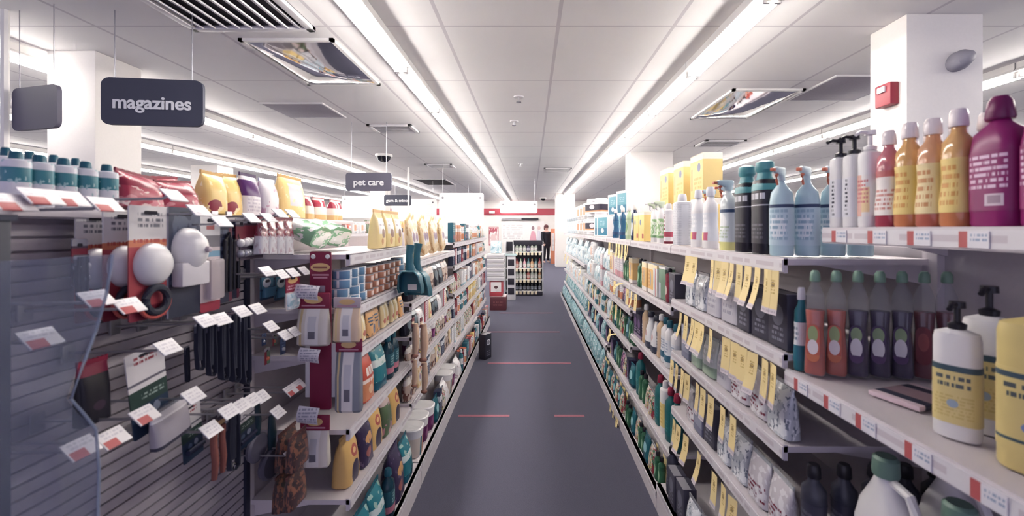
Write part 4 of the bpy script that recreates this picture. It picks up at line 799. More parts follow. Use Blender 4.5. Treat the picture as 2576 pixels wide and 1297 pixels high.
hungcard('pawcard', 'hanging_waste_bag_pack', 'bag pack', 'tall hang card of white green and navy', .09, .26, art('paw card', (224, 220, 220), ('b', .36, .56, (36, 64, 56)), ('b', .0, .36, (30, 52, 80)), ('e', .36, .25, .1, .06, (90, 110, 140)), ('e', .66, .27, .1, .06, (150, 160, 184)), ('t', .2, .8, .84, .95, (176, 60, 70), 2), ('b', .62, .65, (110, 106, 120)), ('t', .3, .9, .42, .5, (150, 170, 160), 2)), ('roll', lambda: MB().loft([(0, .012, .012), (.07, .012, .012)], 16).xf(Matrix.Translation((-.035, -.014, .05)) @ Matrix.Rotation(PI / 2, 4, 'Y')), NV))
bag('silverbag', 'hanging_silver_pouch', 'pouch', 'silver grey pouch', .1, .05, .14, art('silver pouch', (176, 170, 178), ('b', .85, 1, (206, 202, 208)), ('b', .8, .85, (230, 228, 230)), ('b', 0, .12, (60, 60, 76)), rough=.25, spec=.8), SV, 33)
sku('stick', 'hanging_chew_stick', 'chew stick', 'rust brown chew stick', (.03, .02, .2), ('stick', lambda: MB().tube([(0, -.005, .005), (.003, -.007, .06), (-.003, -.006, .12), (0, -.004, .17)], .01, 10, rs=[.008, .011, .01, .011]), plain('rust', (140, 74, 62), .7, speck=.2)), ('header', lambda: MB().box(-.018, .018, -.002, .002, .16, .2, .001), art('stick header', (60, 50, 66), ('b', .3, .7, (190, 150, 100)))))
sku('ovalbrush', 'hanging_grooming_brush', 'brush', 'oval grey grooming brush', (.07, .04, .22), ('pad', lambda: MB().loft([(0, .033, .048, 2), (.012, .036, .052, 2), (.018, .03, .046, 2)], 22).xf(Matrix.Translation((0, -.002, .052)) @ Matrix.Rotation(PI / 2, 4, 'X')), plain('brush grey', (96, 94, 112), .5)), ('handle', lambda: MB().tube([(0, -.01, .1), (0, -.012, .15), (0, -.01, .215)], .01, 10, rs=[.009, .011, .007]), plain('dark teal handle', (22, 52, 66), .4)))
bag('orangetoy', 'hanging_rawhide_bag', 'rawhide bag', 'bag of orange-brown rawhide twists', .1, .05, .14, art('rawhide', (66, 44, 46), ('n', 5, .52, (140, 82, 60)), ('n', 8, .6, (40, 30, 38)), rough=.3, spec=.6), plain('brown seal', (96, 52, 50), .4), 35)
hungcard('bluecard', 'hanging_tag_card', 'tag card', 'small blue hang card', .05, .09, art('blue card', (44, 62, 104), ('b', .7, 1, (70, 90, 130)), ('t', .2, .8, .2, .6, (120, 140, 170), 3)), ('charm', dome(.012, .012, .03, .01), SV))
hungcard('greencard', 'hanging_tag_card', 'tag card', 'small red and green hang card', .05, .09, art('green card', (92, 130, 96), ('v', 0, .4, (150, 36, 56)), ('b', .8, 1, (170, 160, 170))), ('charm', dome(.012, .012, .03, .01), OR))

hung('leashcard', 378, 518, 800, 'white retractable leash on a card, frontmost beside the dome toy', wpx=105)
hung('leashcard', 308, 528, 800, 'white retractable leash on a card, second behind the front one', X=-.985, wpx=95); hung('leashcard', 238, 535, 805, 'white retractable leash on a card, third and deepest on the panel', X=-1.04, wpx=95)
hung('domecard', 466, 522, 792, 'white dome toy on a dark blue hang card', wpx=92); hung('brushcard', 528, 538, 782, 'brush in a pink-grey blister with red foot', wpx=50)
hung('navycard', 566, 552, 760, 'narrow navy pack beside the brush pack', wpx=34); hung('navycard', 588, 558, 750, 'narrow navy pack with red edge before the bell cards', X=-.96, wpx=26)
for i, (p, q) in enumerate(((606, 548), (625, 545), (648, 546))): hung('discs', p, q, 655 - 3 * i, f'small dark red card with white bells, {ORD[i + 1]} from the navy packs', X=-.95, wpx=26)
for i, p in enumerate((656, 677, 698, 719)): hung('birdbag', p, 545, 640, f'clear treat bag with dark red header, {ORD[i + 1]} in its row', X=-.92, wpx=24, ty=.08)
for i, p in enumerate((672, 708)): hung('cancard', p, 694, 752, f'teal and white hang card, {("nearer", "farther")[i]} of two', X=-.93, wpx=34)
hung('redcard', 736, 688, 778, 'red hang card with yellow oval beside the clip strip', X=-.85, wpx=34)
for i, (p, a, b) in enumerate(((502, 806, 930), (530, 800, 945), (560, 790, 955), (588, 780, 960), (614, 790, 965))): hung('strap', p, a, b, f'dark nylon leash, {ORD[i + 1]} in the hanging row of five', wpx=28)
hung('bluecard', 664, 838, 868, 'small blue card below the nylon leashes'); hung('greencard', 672, 874, 915, 'small red and green card under the blue card'); hung('bluecard', 712, 850, 890, 'small blue card with the hook nearest the clip strip')
hung('greencard', 690, 838, 868, 'small red and green card beside the blue card')
hung('pawcard', 385, 868, 1080, 'tall tilted card of white green and navy', wpx=92, ty=-.12); hung('silverbag', 432, 1010, 1105, 'silver grey pouch hanging below the tilted card', X=-.9, wpx=90, ty=-.12)
for i, (p, a, b) in enumerate(((488, 1010, 1150), (620, 1005, 1120))): hung('pawcard', p, a, b, f'dark lower hang card, {("nearer", "farther")[i]} of two near the floor', X=-.96, wpx=50, ty=-.1)
hung('stick', 535, 1050, 1210, 'rust brown chew stick, nearer of two', X=-.9); hung('stick', 556, 1045, 1190, 'rust brown chew stick, farther of two', X=-.9)
hung('ovalbrush', 676, 1040, 1200, 'oval grey grooming brush hanging low', X=-.97, wpx=60); hung('ovalbrush', 640, 1010, 1160, 'oval grey grooming brush with teal handle behind the other', X=-.98, wpx=50); hung('strap', 585, 1040, 1180, 'dark nylon leash hanging alone near the floor', X=-.95, wpx=40)
for i, (p, a, b) in enumerate(((748, 1085, 1170), (722, 1075, 1170), (742, 1180, 1265), (715, 1180, 1270))): hung('orangetoy', p, a, b, f'bag of orange-brown rawhide twists, {ORD[i + 1]} near the clip strip', X=-.8 - .1 * (i % 2), wpx=44)
hung('discs', 200, 600, 720, 'small dark red card hanging alone on the bare slats', X=-1.0, wpx=40); hung('strap', 205, 640, 760, 'dark nylon leash with rust handle on the bare slats', X=-.99, wpx=40)
bag('darkpouch', 'hanging_dark_pouch', 'pouch', 'black pouch with red header', .09, .04, .16, art('dark pouch', (26, 24, 36), ('b', .82, 1, (130, 24, 56)), ('e', .5, .3, .2, .08, (60, 40, 60)), rough=.4), plain('crimson seal', (140, 22, 52), .4), 51)
hung('darkpouch', 232, 900, 1062, 'black pouch with red header hanging beside the sheet edge', X=-.96, wpx=78)
t = empty('display_post', (-.9, .66, .153)); obj('post', MB().box(-.05, .05, -.045, .04, 0, 1.367, .006), darkpost, t); obj('post_cap', MB().box(-.054, .054, -.049, .044, 1.36, 1.37), NV, t); tag(t, 'dark navy post standing at the very edge of the view before the slats', 'post')
hung('strap', 470, 870, 960, 'short dark leash beside the row of five', X=-1.0)
n = 0
for px, py, red, wh in ((20, 505, 1, 'first of the top hooks from the camera'), (105, 492, 1, 'second of the top hooks'), (185, 498, 1, 'third of the top hooks'), (262, 512, 1, 'fourth of the top hooks'), (424, 488, 0, 'over the leash packs'), (506, 528, 0, 'over the dome toy'), (560, 555, 0, 'over the brush pack'),
        (628, 546, 0, 'over the bell cards'), (676, 546, 0, 'over the first treat bag'), (704, 535, 0, 'over the second treat bag'), (733, 536, 0, 'over the last treat bag'), (672, 680, 0, 'over the nearer teal card'), (706, 688, 0, 'over the farther teal card'), (734, 684, 0, 'over the red chew card'), (760, 680, 0, 'touching the clip strip'),
        (505, 806, 0, 'over the first leash of five'), (560, 798, 0, 'over the third leash of five'), (605, 781, 0, 'over the fourth leash of five'), (642, 775, 0, 'over the last leash of five'), (675, 820, 0, 'over the small blue card'), (712, 842, 0, 'over the farther blue card'), (738, 832, 0, 'next to the hanging white packs'),
        (235, 748, 1, 'beside the plastic sheet'), (325, 765, 1, 'under the leash packs'), (105, 845, 1, 'behind the plastic sheet'), (412, 872, 0, 'over the tilted card'), (476, 995, 0, 'over the silver pouch'), (350, 1045, 1, 'below the tilted card'), (275, 1100, 1, 'low beside the sheet'), (575, 1030, 0, 'over the chew sticks'),
        (600, 1020, 0, 'beside the chew sticks'), (630, 1005, 0, 'over the dark lower card'), (655, 995, 0, 'over the farther grey brush'), (695, 1035, 0, 'over the nearer grey brush'), (530, 1075, 0, 'lowest in the middle'), (728, 980, 1, 'above the rawhide bags'), (750, 965, 1, 'next to the red strip bottom'), (735, 1135, 1, 'between the rawhide bags'), (755, 1118, 1, 'over the last rawhide bag'), (205, 1120, 1, 'low behind the plastic sheet')):
    peg(px, py, -.85, bool(red), wh)

# on the ledge
LZ = 1.547
bottle('bluetop', 'shampoo_bottle', 'bottle', 'white bottle with tall blue-green cap', .06, .05, .115, art('blue top print', (214, 214, 222), ('b', .5, .8, (40, 124, 140)), ('n', 5, .62, (150, 190, 196)), rough=.3), DT, None, 'straight')
for i, px in enumerate((40, 100, 160, 215, 268)):
    x = -1.075; put('bluetop', f'white bottle with tall blue-green cap, {ORD[i + 1]} on the ledge from the camera', x, x * F / (px - VX), LZ, PI / 2 - .5, (.74, .8, 1.0))
for i, px in enumerate((15, 75, 135, 190)):
    x = -1.16; put('bluetop', f'white bottle with blue-green cap in the back row, {ORD[i + 1]} from the camera', x, x * F / (px - VX), LZ, PI / 2 - .5, (.6, .7, 1.15))
bag('purplesack', 'treat_sack', 'sack', 'white treat sack with purple top', .13, .08, .17, art('purple sack', (212, 206, 210), ('b', .5, .9, (84, 32, 104)), ('t', .1, .9, .1, .45, (180, 170, 186), 4), ('v', .9, 1, (110, 70, 130)), rough=.3), plain('violet seal', (70, 36, 90), .4), 43)
bag('whitesack', 'treat_sack', 'sack', 'pale treat sack with pink print', .13, .08, .165, art('white sack', (216, 210, 214), ('n', 3, .56, (190, 150, 170)), ('v', .8, 1, (150, 110, 120)), rough=.3), SV, 44)
bag('windowsack', 'treat_sack', 'sack', 'yellow treat sack with grey window', .17, .09, .2, art('window sack', (240, 204, 122), ('r', .22, .8, .3, .86, (206, 204, 210)), ('n', 6, .64, (250, 226, 170)), rough=.3), plain('gold seal', GOLD, .4), 45)
for k, px, x, s, ty, lb in (('redsack', 335, -1.12, .85, .1, 'crumpled red treat sack nearest the camera on the ledge'), ('redsack', 400, -1.3, 1.05, -.1, 'crumpled red treat sack behind the other two'), ('redsack', 440, -1.12, .8, -.08, 'crumpled red treat sack beside the yellow sack'),
        ('yellowsack', 528, -1.12, (.66, 1, 1), .05, 'yellow treat sack beside the red sacks'), ('yellowsack', 572, -1.14, (.66, 1, 1.05), -.04, 'yellow treat sack beside the purple-topped sack'), ('purplesack', 620, -1.12, (.72, 1, 1), .03, 'white treat sack with purple top'), ('whitesack', 670, -1.12, (.74, 1, 1), 0, 'pale treat sack with pink print'), ('windowsack', 726, -1.13, 1.0, .03, 'yellow treat sack with grey window')):
    put(k, lb, x, x * F / (px - VX), LZ + abs(ty) * .06, PI / 2 + R.uniform(-.1, .1), s, ty=ty)
bag('peaksack', 'treat_sack', 'sack', 'small white sack with red peak', .09, .06, .12, art('peak sack', (232, 222, 206), ('b', .6, .92, (176, 40, 64)), ('v', .45, .62, (240, 226, 210)), ('b', 0, .25, (226, 180, 110)), rough=.3), plain('blush seal', (214, 150, 150), .4), 46)
for i, px in enumerate((772, 800, 836, 858)): x = -1.12; put('peaksack', f'small white sack with red peak, {ORD[i + 1]} along the ledge end', x, min(2.44, x * F / (px - VX)) - .0, LZ, PI / 2 + .2 * (-1) ** i, 1.0)

# ------------------------------------------------------------------ red clip strip display
cy = 1.6; cx = PX(806, cy); px_ = cy / F
maroon = plain('maroon board', (140, 24, 62), .45); oval = plain('cream oval', (232, 190, 120), .5); tealbar = plain('print bar', (150, 80, 70), .5)
t = empty('clip_strip_display', (cx, cy, PZ(1080, cy)), 0)
def zz(py): return PZ(py, cy) - PZ(1080, cy)
b = obj('strip', MB().prism(rrect(54 * px_, (1030 - 632) * px_, .008, 0, (zz(632) + zz(1030)) / 2), 0, .004), maroon, t)
for s in (-1, 1): obj('rivet', MB().lathe([(.009, 0), (.007, .004)], 14).xf(Matrix.Translation((s * .027, 0, zz(645))) @ Matrix.Rotation(PI / 2, 4, 'X')), W_, b)
obj('oval_emblem', MB().prism([(.036 * math.cos(a), zz(672) + .016 * math.sin(a)) for a in [i * PI / 12 for i in range(24)]], -.0025, 0), oval, b)
m = MB(); m.box(-.026, .026, -.004, -.0025, zz(674), zz(670)); obj('emblem_bar', m, tealbar, b)
m = MB(); m.box(-.032, .032, -.0015, 0, zz(693), zz(689)); m.box(-.026, .026, -.0015, 0, zz(700), zz(696)); obj('print_lines', m, plain('pale print', (206, 140, 160), .5), b)
for s in (-1, 1): obj('white_edge', MB().box(s * .048 - .012, s * .048 + .012, .005, .012, zz(1000), zz(865), .002), W_, t)
obj('slot', MB().box(-.018, .018, -.0015, .0, zz(735), zz(718), .002), plain('slot grey', (150, 140, 160), .5), b)
tag(t, 'tall maroon clip strip with yellow oval hung at the shelf corner', 'clip strip')
def clip_pack(px, y0, y1, w, header, label, dy=-.03, body=(222, 214, 200), head=(150, 26, 62)):
    t = empty('hanging_treat_pack', (PX(px, cy), cy + dy, PZ(y1, cy))); h = (y1 - y0) * px_; hh = h * header; w = w * px_
    obj('pouch', MB().loft([(0, w * .46, .014, 4), (h * .04, w * .49, .024, 4), ((h - hh) * .6, w * .48, .022, 4), (h - hh, w * .46, .004, 4)], 24, jig=.1, seed=int(px)), art('clip pouch %d' % px, body, ('v', .3, .72, (236, 232, 226)), ('v', .12, .2, (226, 200, 140)), ('r', .38, .64, .2, .8, (206, 206, 210)), ('r', .4, .62, .2, .4, (110, 108, 118)), rough=.25), t)
    hd = obj('header', MB().box(-w / 2, w / 2, -.004, .004, h - hh, h, .003), plain('header %d' % sum(head), head, .4), t)
    obj('oval_emblem', MB().prism([(w * .28 * math.cos(a), h - hh * .42 + hh * .26 * math.sin(a)) for a in [i * PI / 12 for i in range(24)]], -.0065, -.004), oval, hd)
    obj('print_line', MB().box(-w * .36, w * .36, -.0055, -.004, h - hh * .85, h - hh * .76), plain('pale print', (206, 140, 160), .5), hd)
    tag(t, label, 'treat pack', 'hanging packs on the clip strip')
clip_pack(800, 733, 862, 80, .3, 'white pack with maroon header on the clip strip, upper'); clip_pack(803, 1034, 1160, 72, .3, 'white pack with maroon header on the clip strip, lower')
clip_pack(880, 745, 855, 68, .24, 'clear pack with red and white header beside the clip strip', -.02, (226, 196, 160), (206, 190, 190)); clip_pack(884, 848, 1028, 66, .18, 'silver pouch pack with maroon header beside the clip strip', -.02, (130, 136, 146))
flp = art('strip flap', (222, 218, 224), ('t', .1, .9, .1, .9, (160, 160, 178), 5), rough=.5)
for px, py, w, h, lb in ((795, 722, 56, 34, 'white price card curling over the upper maroon header'), (800, 876, 50, 32, 'white price card hanging below the upper white pack'), (797, 1022, 50, 40, 'white price card curling over the lower maroon header')):
    t = obj('hanging_price_card', MB().strip([(0, -.06 - .012 * math.sin(u * 3), PZ(py, cy) + h * px_ * (.5 - u)) for u in [i / 6 for i in range(7)]], w * px_ / 2, .0015).xf(Matrix.Rotation(.12, 4, 'Y')), flp)
    t.data.transform(Matrix.Translation((0, 0, 0))); t.location = (PX(px, cy), cy, 0); 
    t.data.transform(Matrix.Translation((-PZ(py, cy) * math.sin(.12), 0, 0))); tag(t, lb, 'price card', 'curled price cards')

# teal scoops
def scoop(px, y0, y1, Y, rot, label, m):
    t = empty('hanging_litter_scoop', (PX(px, Y), Y, PZ(y1, Y)), rot); h = (y1 - y0) * Y / F
    p = MB(); a = h * .25
    p.prism([(-a * .5, h * .46), (a * .5, h * .46), (a * .85, h * .36), (a, h * .1), (a * .95, 0), (-a * .95, 0), (-a, h * .1), (-a * .85, h * .36)], 0, .005)
    wl = [(-a * .95, 0), (-a, h * .1), (-a * .85, h * .36), (-a * .5, h * .46), (a * .5, h * .46), (a * .85, h * .36), (a, h * .1), (a * .95, 0)]
    p.strip([(x, -.024 * min(1, .25 + zz_ / (h * .25)), zz_) for x, zz_ in wl], .024, .005, 1)
    pan = obj('pan', p, m, t)
    obj('rim', MB().tube([(x, -.048 * min(1, .25 + zz_ / (h * .25)), zz_) for x, zz_ in wl], .0045, 8), plain('teal rim', (70, 134, 146), .3), pan)
    obj('handle', MB().tube([(0, -.01, h * .42), (-.006, -.016, h * .6), (-.008, -.012, h * .8), (-.004, -.004, h)], .014, 12, rs=[.03, .019, .018, .022]), m, t)
    obj('price_sticker', MB().box(-.022, .026, -.002, 0, h * .05, h * .17), W_, pan)
    tag(t, label, 'scoop', 'teal litter scoops')
scoop(1055, 612, 742, 2.3, -.25, 'dark teal litter scoop hanging at the shelf end, front one', DT); scoop(1036, 616, 735, 2.2, -.1, 'dark teal litter scoop hanging behind the front one', DT)
sku('rawroll', 'hanging_rawhide_roll', 'rawhide roll', 'long rawhide roll', (.07, .05, .26), ('roll', lambda: MB().tube([(0, -.02, .0), (.004, -.024, .08), (0, -.022, .16), (-.003, -.02, .22)], .02, 12, rs=[.016, .024, .023, .017]), plain('rawhide cream', (206, 170, 140), .6, speck=.1)), ('header', lambda: MB().box(-.026, .026, -.004, 0, .2, .26, .001), art('rawhide header', (120, 44, 56), ('b', .3, .6, (214, 190, 160)))), ('knot', lambda: MB().lathe([(.012, -.012), (.024, -.004), (.024, .008), (.012, .018)], 12, 0, -.02), plain('rawhide brown', (150, 96, 76), .6)))
for i, (p, a, b) in enumerate(((1056, 800, 905), (1036, 800, 895), (1060, 900, 985), (1036, 895, 970))): hung('rawroll', p, a, b, f'long cream rawhide roll hanging at the shelf ends, {("upper front", "upper back", "lower front", "lower back")[i]} one', X=-.655 - .02 * (i % 2), ty=.1)

# ------------------------------------------------------------------ plastic sheet at the near left
film = clear('bluish film', (150, 160, 190), .8, .25)
pts = [(278, 640), (262, 740), (236, 830), (206, 910), (172, 1003), (205, 1040), (236, 1078), (244, 1180), (240, 1330)]
edge = [(-.78 * F / (p - VX), q) for p, q in pts]; edge = [(y, PZ(q, y)) for y, q in edge]
m = MB(); rows = []
for (y, z) in edge:
    row = []
    for i in range(9):
        yy = .5 + (y - .5) * i / 8; row.append(m.bm.verts.new((-.78 + .008 * math.sin(yy * 70 + z * 3), yy, z)))
    rows.append(row)
for a, b_ in zip(rows, rows[1:]):
    for i in range(8): m.bm.faces.new((a[i], a[i + 1], b_[i + 1], b_[i]))
t = empty('hanging_plastic_sheet', (0, 0, 0))
o = obj('film', m, film, t); md = o.modifiers.new('thickness', 'SOLIDIFY'); md.thickness = .0015
obj('hem', MB().tube([(-.776, y, z) for y, z in edge], .0025, 8), clear('hem film', (170, 184, 206), .5, .2), t)
tag(t, 'translucent bluish plastic sheet with a kinked edge hanging before the slat panel', 'plastic sheet')

# ------------------------------------------------------------------ far end
t = empty('display_rack', (PX(1318, 9.6), 9.75, 0)); wR = 95 * 9.6 / F
RK = plain('rack dark', (34, 32, 46), .5); RKW = plain('rack pale', (206, 204, 208), .5)
obj('base', MB().box(-wR / 2, wR / 2, -.16, .16, 0, .09, .004), RK, t); obj('back_panel', MB().box(-wR / 2, wR / 2, .14, .16, .09, 1.2), RK, t)
for s in (-wR / 2, -wR * .28, wR / 2): obj('side_post', MB().box(s - .015, s + .015, -.16, .16, 0, 1.22, .003), RKW, t)
RZ = (.1, .36, .612, .98)
for z in RZ: obj('shelf', MB().box(-wR / 2, wR / 2, -.155, .14, z - .02, z), RKW, t)
obj('header', MB().box(-wR * .28, wR / 2, -.16, -.13, 1.14, 1.24, .004), RK, t)
for si, z in enumerate(RZ):
    for i in range(7 if si else 6):
        if si == 3 and i < 0: continue
        xx = -wR * .24 + (i + .5) * wR * .71 / 7
        obj('price_card', MB().box(xx - .026, xx + .026, -.165, -.157, z - .075, z - .002, .003), art('rack card', (240, 226, 196), ('t', .2, .8, .3, .8, (222, 190, 140), 2)), t)
tag(t, 'dark wine rack with pale price cards at the end of the aisle', 'display rack')
def wine(key, desc, glass, lab, foil):
    sku(key, 'wine_bottle', 'bottle', desc, (.075, .075, .21), ('glass', lambda: MB().lathe([(.033, 0), (.036, .006), (.036, .12), (.03, .14), (.014, .16), (.013, .2)], 18), glass), ('label', lambda: MB().lathe([(.0365, .03), (.0366, .1)], 18), lab), ('foil', lambda: MB().lathe([(.0145, .17), (.015, .205), (.012, .21)], 14), foil))
for k, g, l, f in (('pink', (214, 150, 160), (236, 226, 220), (190, 90, 110)), ('teal', (110, 150, 156), (226, 226, 220), TEAL), ('orange', (222, 160, 110), (236, 214, 180), GOLD), ('coral', (206, 110, 100), (232, 196, 186), RED), ('mauve', (110, 104, 130), (190, 186, 200), PURP), ('dark', (26, 30, 44), (130, 134, 146), BLACK), ('pale', (196, 206, 190), (232, 230, 226), LGREEN)):
    wine('wine' + k, k + ' wine bottle', plain('wine ' + k, g, .15, spec=.7), art('wine label ' + k, l, ('t', .2, .8, .3, .8, tuple(int(c * .6) for c in l), 3)), plain('foil ' + k, f, .3))
rn = ('bottom row', 'second row up', 'third row up', 'top row')
for si, z in enumerate(RZ):
    seq = (['dark'] * 7, ['pale', 'pale', 'pale', 'coral', 'pale', 'pale', 'orange'], ['coral', 'pale', 'pink', 'teal', 'orange', 'teal', 'coral'], ['pale', 'pale', 'pale', 'mauve', 'pale', 'pale'])[si]
    for i, k in enumerate(seq):
        put('wine' + k, f'{k} wine bottle, {ORD[i + 1]} from the side column, {rn[si]} of the rack', PX(1318, 9.6) - wR * .24 + (i + .5) * wR * .71 / 7, 9.69, z + .001, 0, (1, 1, .85 if si == 3 else 1))
    if si < 3:
        put('winedark', f'dark wine bottle alone in the narrow side column, {rn[si]}', PX(1318, 9.6) - wR * .39, 9.69, z + .001, 0)
def stackbox(name, cat, x, y, z, w, d, h, m, label, group=None, lid=None):
    t = empty(name, (x, y, z)); obj('carton', MB().box(-w / 2, w / 2, -d / 2, d / 2, 0, h, .012), m, t)
    obj('top_flap', MB().box(-w / 2 + .01, w / 2 - .01, -d / 2 + .01, d / 2 - .01, h - .004, h + .003), lid or plain('pale flap', (206, 200, 200), .6), t); tag(t, label, cat, group)
Ys = 8.0; xs = PX(1252, Ys)
stackbox('case_carton', 'box', xs + .02, Ys, 0, .3, .35, .25, art('brown case', (96, 40, 48), ('t', .2, .8, .3, .7, (130, 70, 70), 2)), 'dark red-brown carton on the floor under the red and white box')
stackbox('case_carton', 'box', xs - .02, Ys, .254, .24, .3, .28, art('red case', (196, 60, 72), ('r', .1, .9, .3, .95, (230, 226, 224)), ('e', .5, .6, .14, .1, (90, 50, 56))), 'red box with white face under the stacked white packs')
for i in range(6): stackbox('flat_paper_pack', 'pack', xs - .03 + R.uniform(-.01, .01), Ys, .54 + i * .083, .32, .34, .078, art('flat pack', (214, 212, 214), ('b', .3, .7, (190, 188, 196)), rough=.3), f'flat white paper pack, {ORD[i + 1]} from the bottom of the stack', 'flat white paper packs')
put('palepack', 'pale blue soft pack lying on the white paper stack', xs - .03, Ys, 1.043, 0, 1.2)
t = empty('floor_display', (PX(1286, 9.0), 9.05, 0)); obj('case', MB().box(-.09, .09, -.1, .1, 0, .93, .004), RKW, t)
for i in range(4): obj('dark_window', MB().box(-.065, .065, -.105, -.098, .12 + i * .2, .26 + i * .2, .003), RK, t)
obj('top_tray', MB().box(-.12, .12, -.12, .12, .93, .97, .004), plain('tray aqua', (180, 204, 206), .4), t); tag(t, 'narrow pale display case with four dark windows beside the wine rack', 'display case')
# far wall posters
t = empty('mounted_poster', (PX(1315, YF), YF - .02, PZ(610, YF))); wP = 108 * YF / F; hP = 54 * YF / F
sheet = obj('sheet', MB().box(-wP / 2, wP / 2, -.01, .01, 0, hP), art('poster sheet', (232, 230, 230), ('t', .04, .5, .15, .85, (206, 204, 208), 7)), t)
def fig(x, cols, w):
    m = MB().prism([(x - w, .02), (x + w, .02), (x + w * .35, hP * .55), (x - w * .35, hP * .55)], -.013, -.01); obj('printed_dress', m, plain('print %s' % x, cols[0], .6), t)
    m = MB().prism([(x + .075 * math.cos(a), hP * .68 + .1 * math.sin(a)) for a in [i * PI / 10 for i in range(20)]], -.013, -.01); obj('printed_head', m, plain('printh %s' % x, cols[1], .6), t)
fig(wP * .24, ((214, 150, 168), (150, 120, 130)), .2); fig(wP * .38, ((206, 204, 218), (214, 180, 180)), .17)
tag(t, 'large white wall poster of two standing figures above the wine rack', 'poster')
t = empty('mounted_shelf_sign', (PX(1307, YF), YF - .05, PZ(554, YF))); obj('panel', MB().box(-.9, .9, -.04, .03, 0, .09), plain('mid grey', (150, 148, 156), .5), t); obj('dark_panel', MB().box(.1, .95, -.06, -.04, 0, .12), RK, t); obj('white_panel', MB().box(-.75, .05, -.06, -.04, .1, .2), W_, t)
tag(t, 'grey and dark strip sign on the far wall under the red band', 'sign')
t = empty('mounted_poster', (PX(1242, YF), YF - .02, PZ(616, YF))); obj('sheet', MB().box(-.22, .22, -.01, .01, 0, .9), art('small poster', (222, 190, 190), ('b', .6, .95, (190, 80, 96)), ('n', 4, .55, (234, 222, 220)), ('b', .0, .05, (190, 80, 96))), t); obj('frame', MB().box(-.24, .24, .0, .012, -.02, .92), plain('poster red', (190, 70, 90), .5), t); tag(t, 'small red and white poster on the far wall', 'poster')
t = empty('mounted_exit_lamp', (PX(1238, YF), YF - .08, PZ(534, YF))); obj('case', MB().box(-.14, .14, -.05, .05, -.06, .07, .02), W_, t); obj('lens', MB().box(-.11, .11, -.06, -.05, -.04, .05, .005), plain('lens pale', (244, 240, 234), .3), t); tag(t, 'white emergency lamp box on the red wall band', 'emergency lamp')
t = empty('floor_display', (PX(1391, 18.4), 18.4, 0)); obj('body', MB().box(-.1, .1, -.1, .1, 0, 1.5, .005), plain('display orange', (222, 130, 92), .5), t); obj('face', MB().box(-.07, .05, -.11, -.1, .55, 1.3), art('orange face', (232, 226, 224), ('t', .1, .9, .05, .95, (200, 190, 196), 12)), t); tag(t, 'orange upright display with white panel beside the far white column', 'display')

# person at the far end
t = empty('person', (PX(1374, 18.6), 18.6, 0), .5)
def skin(name, verts, edges, rad, mat, sub=2):
    me = bpy.data.meshes.new(name); me.from_pydata(verts, edges, []); o = bpy.data.objects.new(name, me); COL.objects.link(o); o.parent = t
    o.modifiers.new('skin', 'SKIN'); me.materials.append(mat)
    for i, r in enumerate(rad): me.skin_vertices[0].data[i].radius = (r, r * .85) if isinstance(r, float) else r
    me.skin_vertices[0].data[0].use_root = True
    s = o.modifiers.new('sub', 'SUBSURF'); s.levels = sub; s.render_levels = sub
    for p in me.polygons: p.use_smooth = True
    return o
flesh = plain('skin tone', (206, 160, 146), .6)
V = [(0, 0, .86), (0, 0, 1.05), (0, -.01, 1.25), (0, 0, 1.36), (0, -.005, 1.43), (0, -.02, 1.52), (0, -.015, 1.6), (-.17, 0, 1.33), (-.22, -.02, 1.08), (-.2, -.14, .9), (.17, 0, 1.33), (.22, .0, 1.08), (.23, -.06, .86), (-.09, 0, .82), (-.1, -.03, .46), (-.11, .02, .09), (-.12, -.12, .04), (.09, 0, .82), (.1, -.01, .46), (.11, .04, .09), (.12, -.1, .04)]
E = [(0, 1), (1, 2), (2, 3), (3, 4), (4, 5), (5, 6), (3, 7), (7, 8), (8, 9), (3, 10), (10, 11), (11, 12), (0, 13), (13, 14), (14, 15), (15, 16), (0, 17), (17, 18), (18, 19), (19, 20)]
skin('body', V, E, [.15, .135, .155, .11, .05, .085, .075, .07, .05, .035, .07, .05, .035, .085, .06, .045, .035, .085, .06, .045, .035], flesh)
coat = plain('black coat', (24, 24, 38), .8)
skin('coat', [V[i] for i in (0, 1, 2, 3, 7, 8, 9, 10, 11, 12)] + [(0, 0, .66)], [(0, 1), (1, 2), (2, 3), (3, 4), (4, 5), (5, 6), (3, 7), (7, 8), (8, 9), (0, 10)], [.19, .175, .185, .13, .095, .068, .052, .095, .068, .052, .2], coat)
skin('trousers', [V[i] for i in (0, 13, 14, 15, 17, 18, 19)], [(0, 1), (1, 2), (2, 3), (0, 4), (4, 5), (5, 6)], [.16, .105, .08, .062, .105, .08, .062], coat)
obj('hair', MB().loft([(1.44, .07, .05, 2, 0, .05), (1.5, .095, .08, 2, 0, .03), (1.58, .1, .1, 2, 0, .01), (1.65, .085, .09, 2, 0, .0), (1.69, .03, .03, 2, 0, 0)], 18), plain('dark red hair', (96, 44, 52), .7), t)
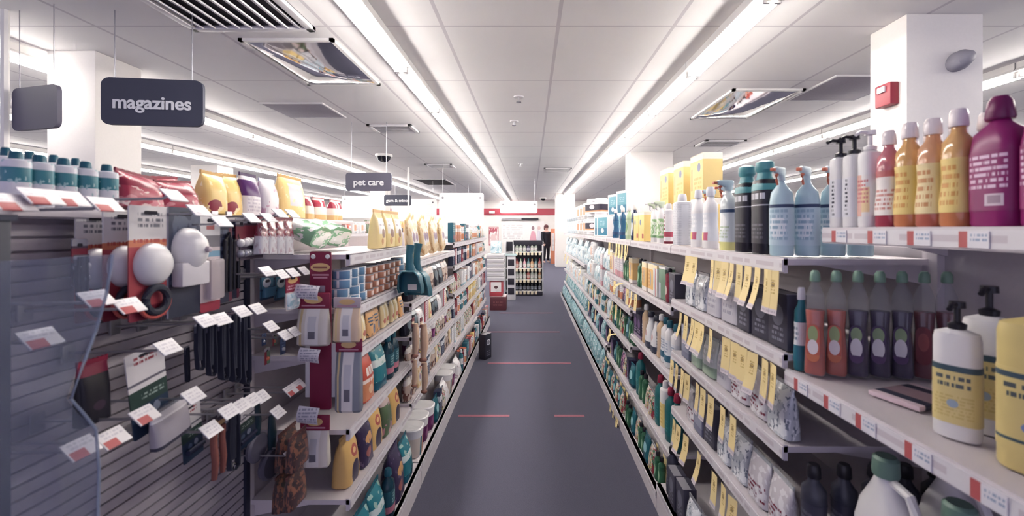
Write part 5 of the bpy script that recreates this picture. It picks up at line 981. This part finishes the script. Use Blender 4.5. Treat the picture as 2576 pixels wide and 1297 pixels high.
for s, wv in ((-1, V[9]), (1, V[12])):
    for i in range(4): obj('finger', MB().tube([(wv[0] + (i - 1.5) * .017, wv[1] - .01, wv[2] - .05), (wv[0] + (i - 1.5) * .018, wv[1] - .02, wv[2] - .1 - (.01 if i in (1, 2) else 0)), (wv[0] + (i - 1.5) * .017, wv[1] - .035, wv[2] - .13 - (.012 if i in (1, 2) else 0))], .008, 8, rs=[.009, .008, .006]), flesh, t)
    obj('thumb', MB().tube([(wv[0] + s * -.03, wv[1] - .01, wv[2] - .03), (wv[0] + s * -.05, wv[1] - .03, wv[2] - .07), (wv[0] + s * -.048, wv[1] - .04, wv[2] - .1)], .009, 8), flesh, t)
tag(t, 'person in a long black coat standing beyond the wine rack', 'person')

# ------------------------------------------------------------------ light, camera, colour
w = bpy.data.worlds.new('World'); S.world = w; w.use_nodes = True
w.node_tree.nodes['Background'].inputs[0].default_value = C(150, 146, 176); w.node_tree.nodes['Background'].inputs[1].default_value = .55  # unseen bluish ambient added from behind the camera to tint the dim near corners
cam = bpy.data.cameras.new('camera'); co = bpy.data.objects.new('camera', cam); COL.objects.link(co)
co.location = (0, 0, EYE); co.rotation_euler = (PI / 2, 0, 0); cam.sensor_width = 36; cam.lens = F / 2576 * 36
cam.shift_x = -(VX - 1288) / 2576; cam.shift_y = -(648.5 - VY) / 2576; cam.clip_start = .05
cam.dof.use_dof = True; cam.dof.focus_distance = 4.5; cam.dof.aperture_fstop = 3.2
S.camera = co
vs = S.view_settings; S.display_settings.display_device = 'sRGB'; vs.view_transform = 'Standard'; vs.look = 'None'; vs.gamma = 1; vs.exposure = 2.4; vs.use_curve_mapping = False
cy_ = S.cycles
cy_.max_bounces = 6; cy_.diffuse_bounces = 4; cy_.glossy_bounces = 3; cy_.transmission_bounces = 3; cy_.transparent_max_bounces = 10
cy_.caustics_reflective = False; cy_.caustics_refractive = False; cy_.sample_clamp_indirect = 6; cy_.use_denoising = True; cy_.use_adaptive_sampling = True; cy_.adaptive_threshold = .1; cy_.adaptive_min_samples = 16
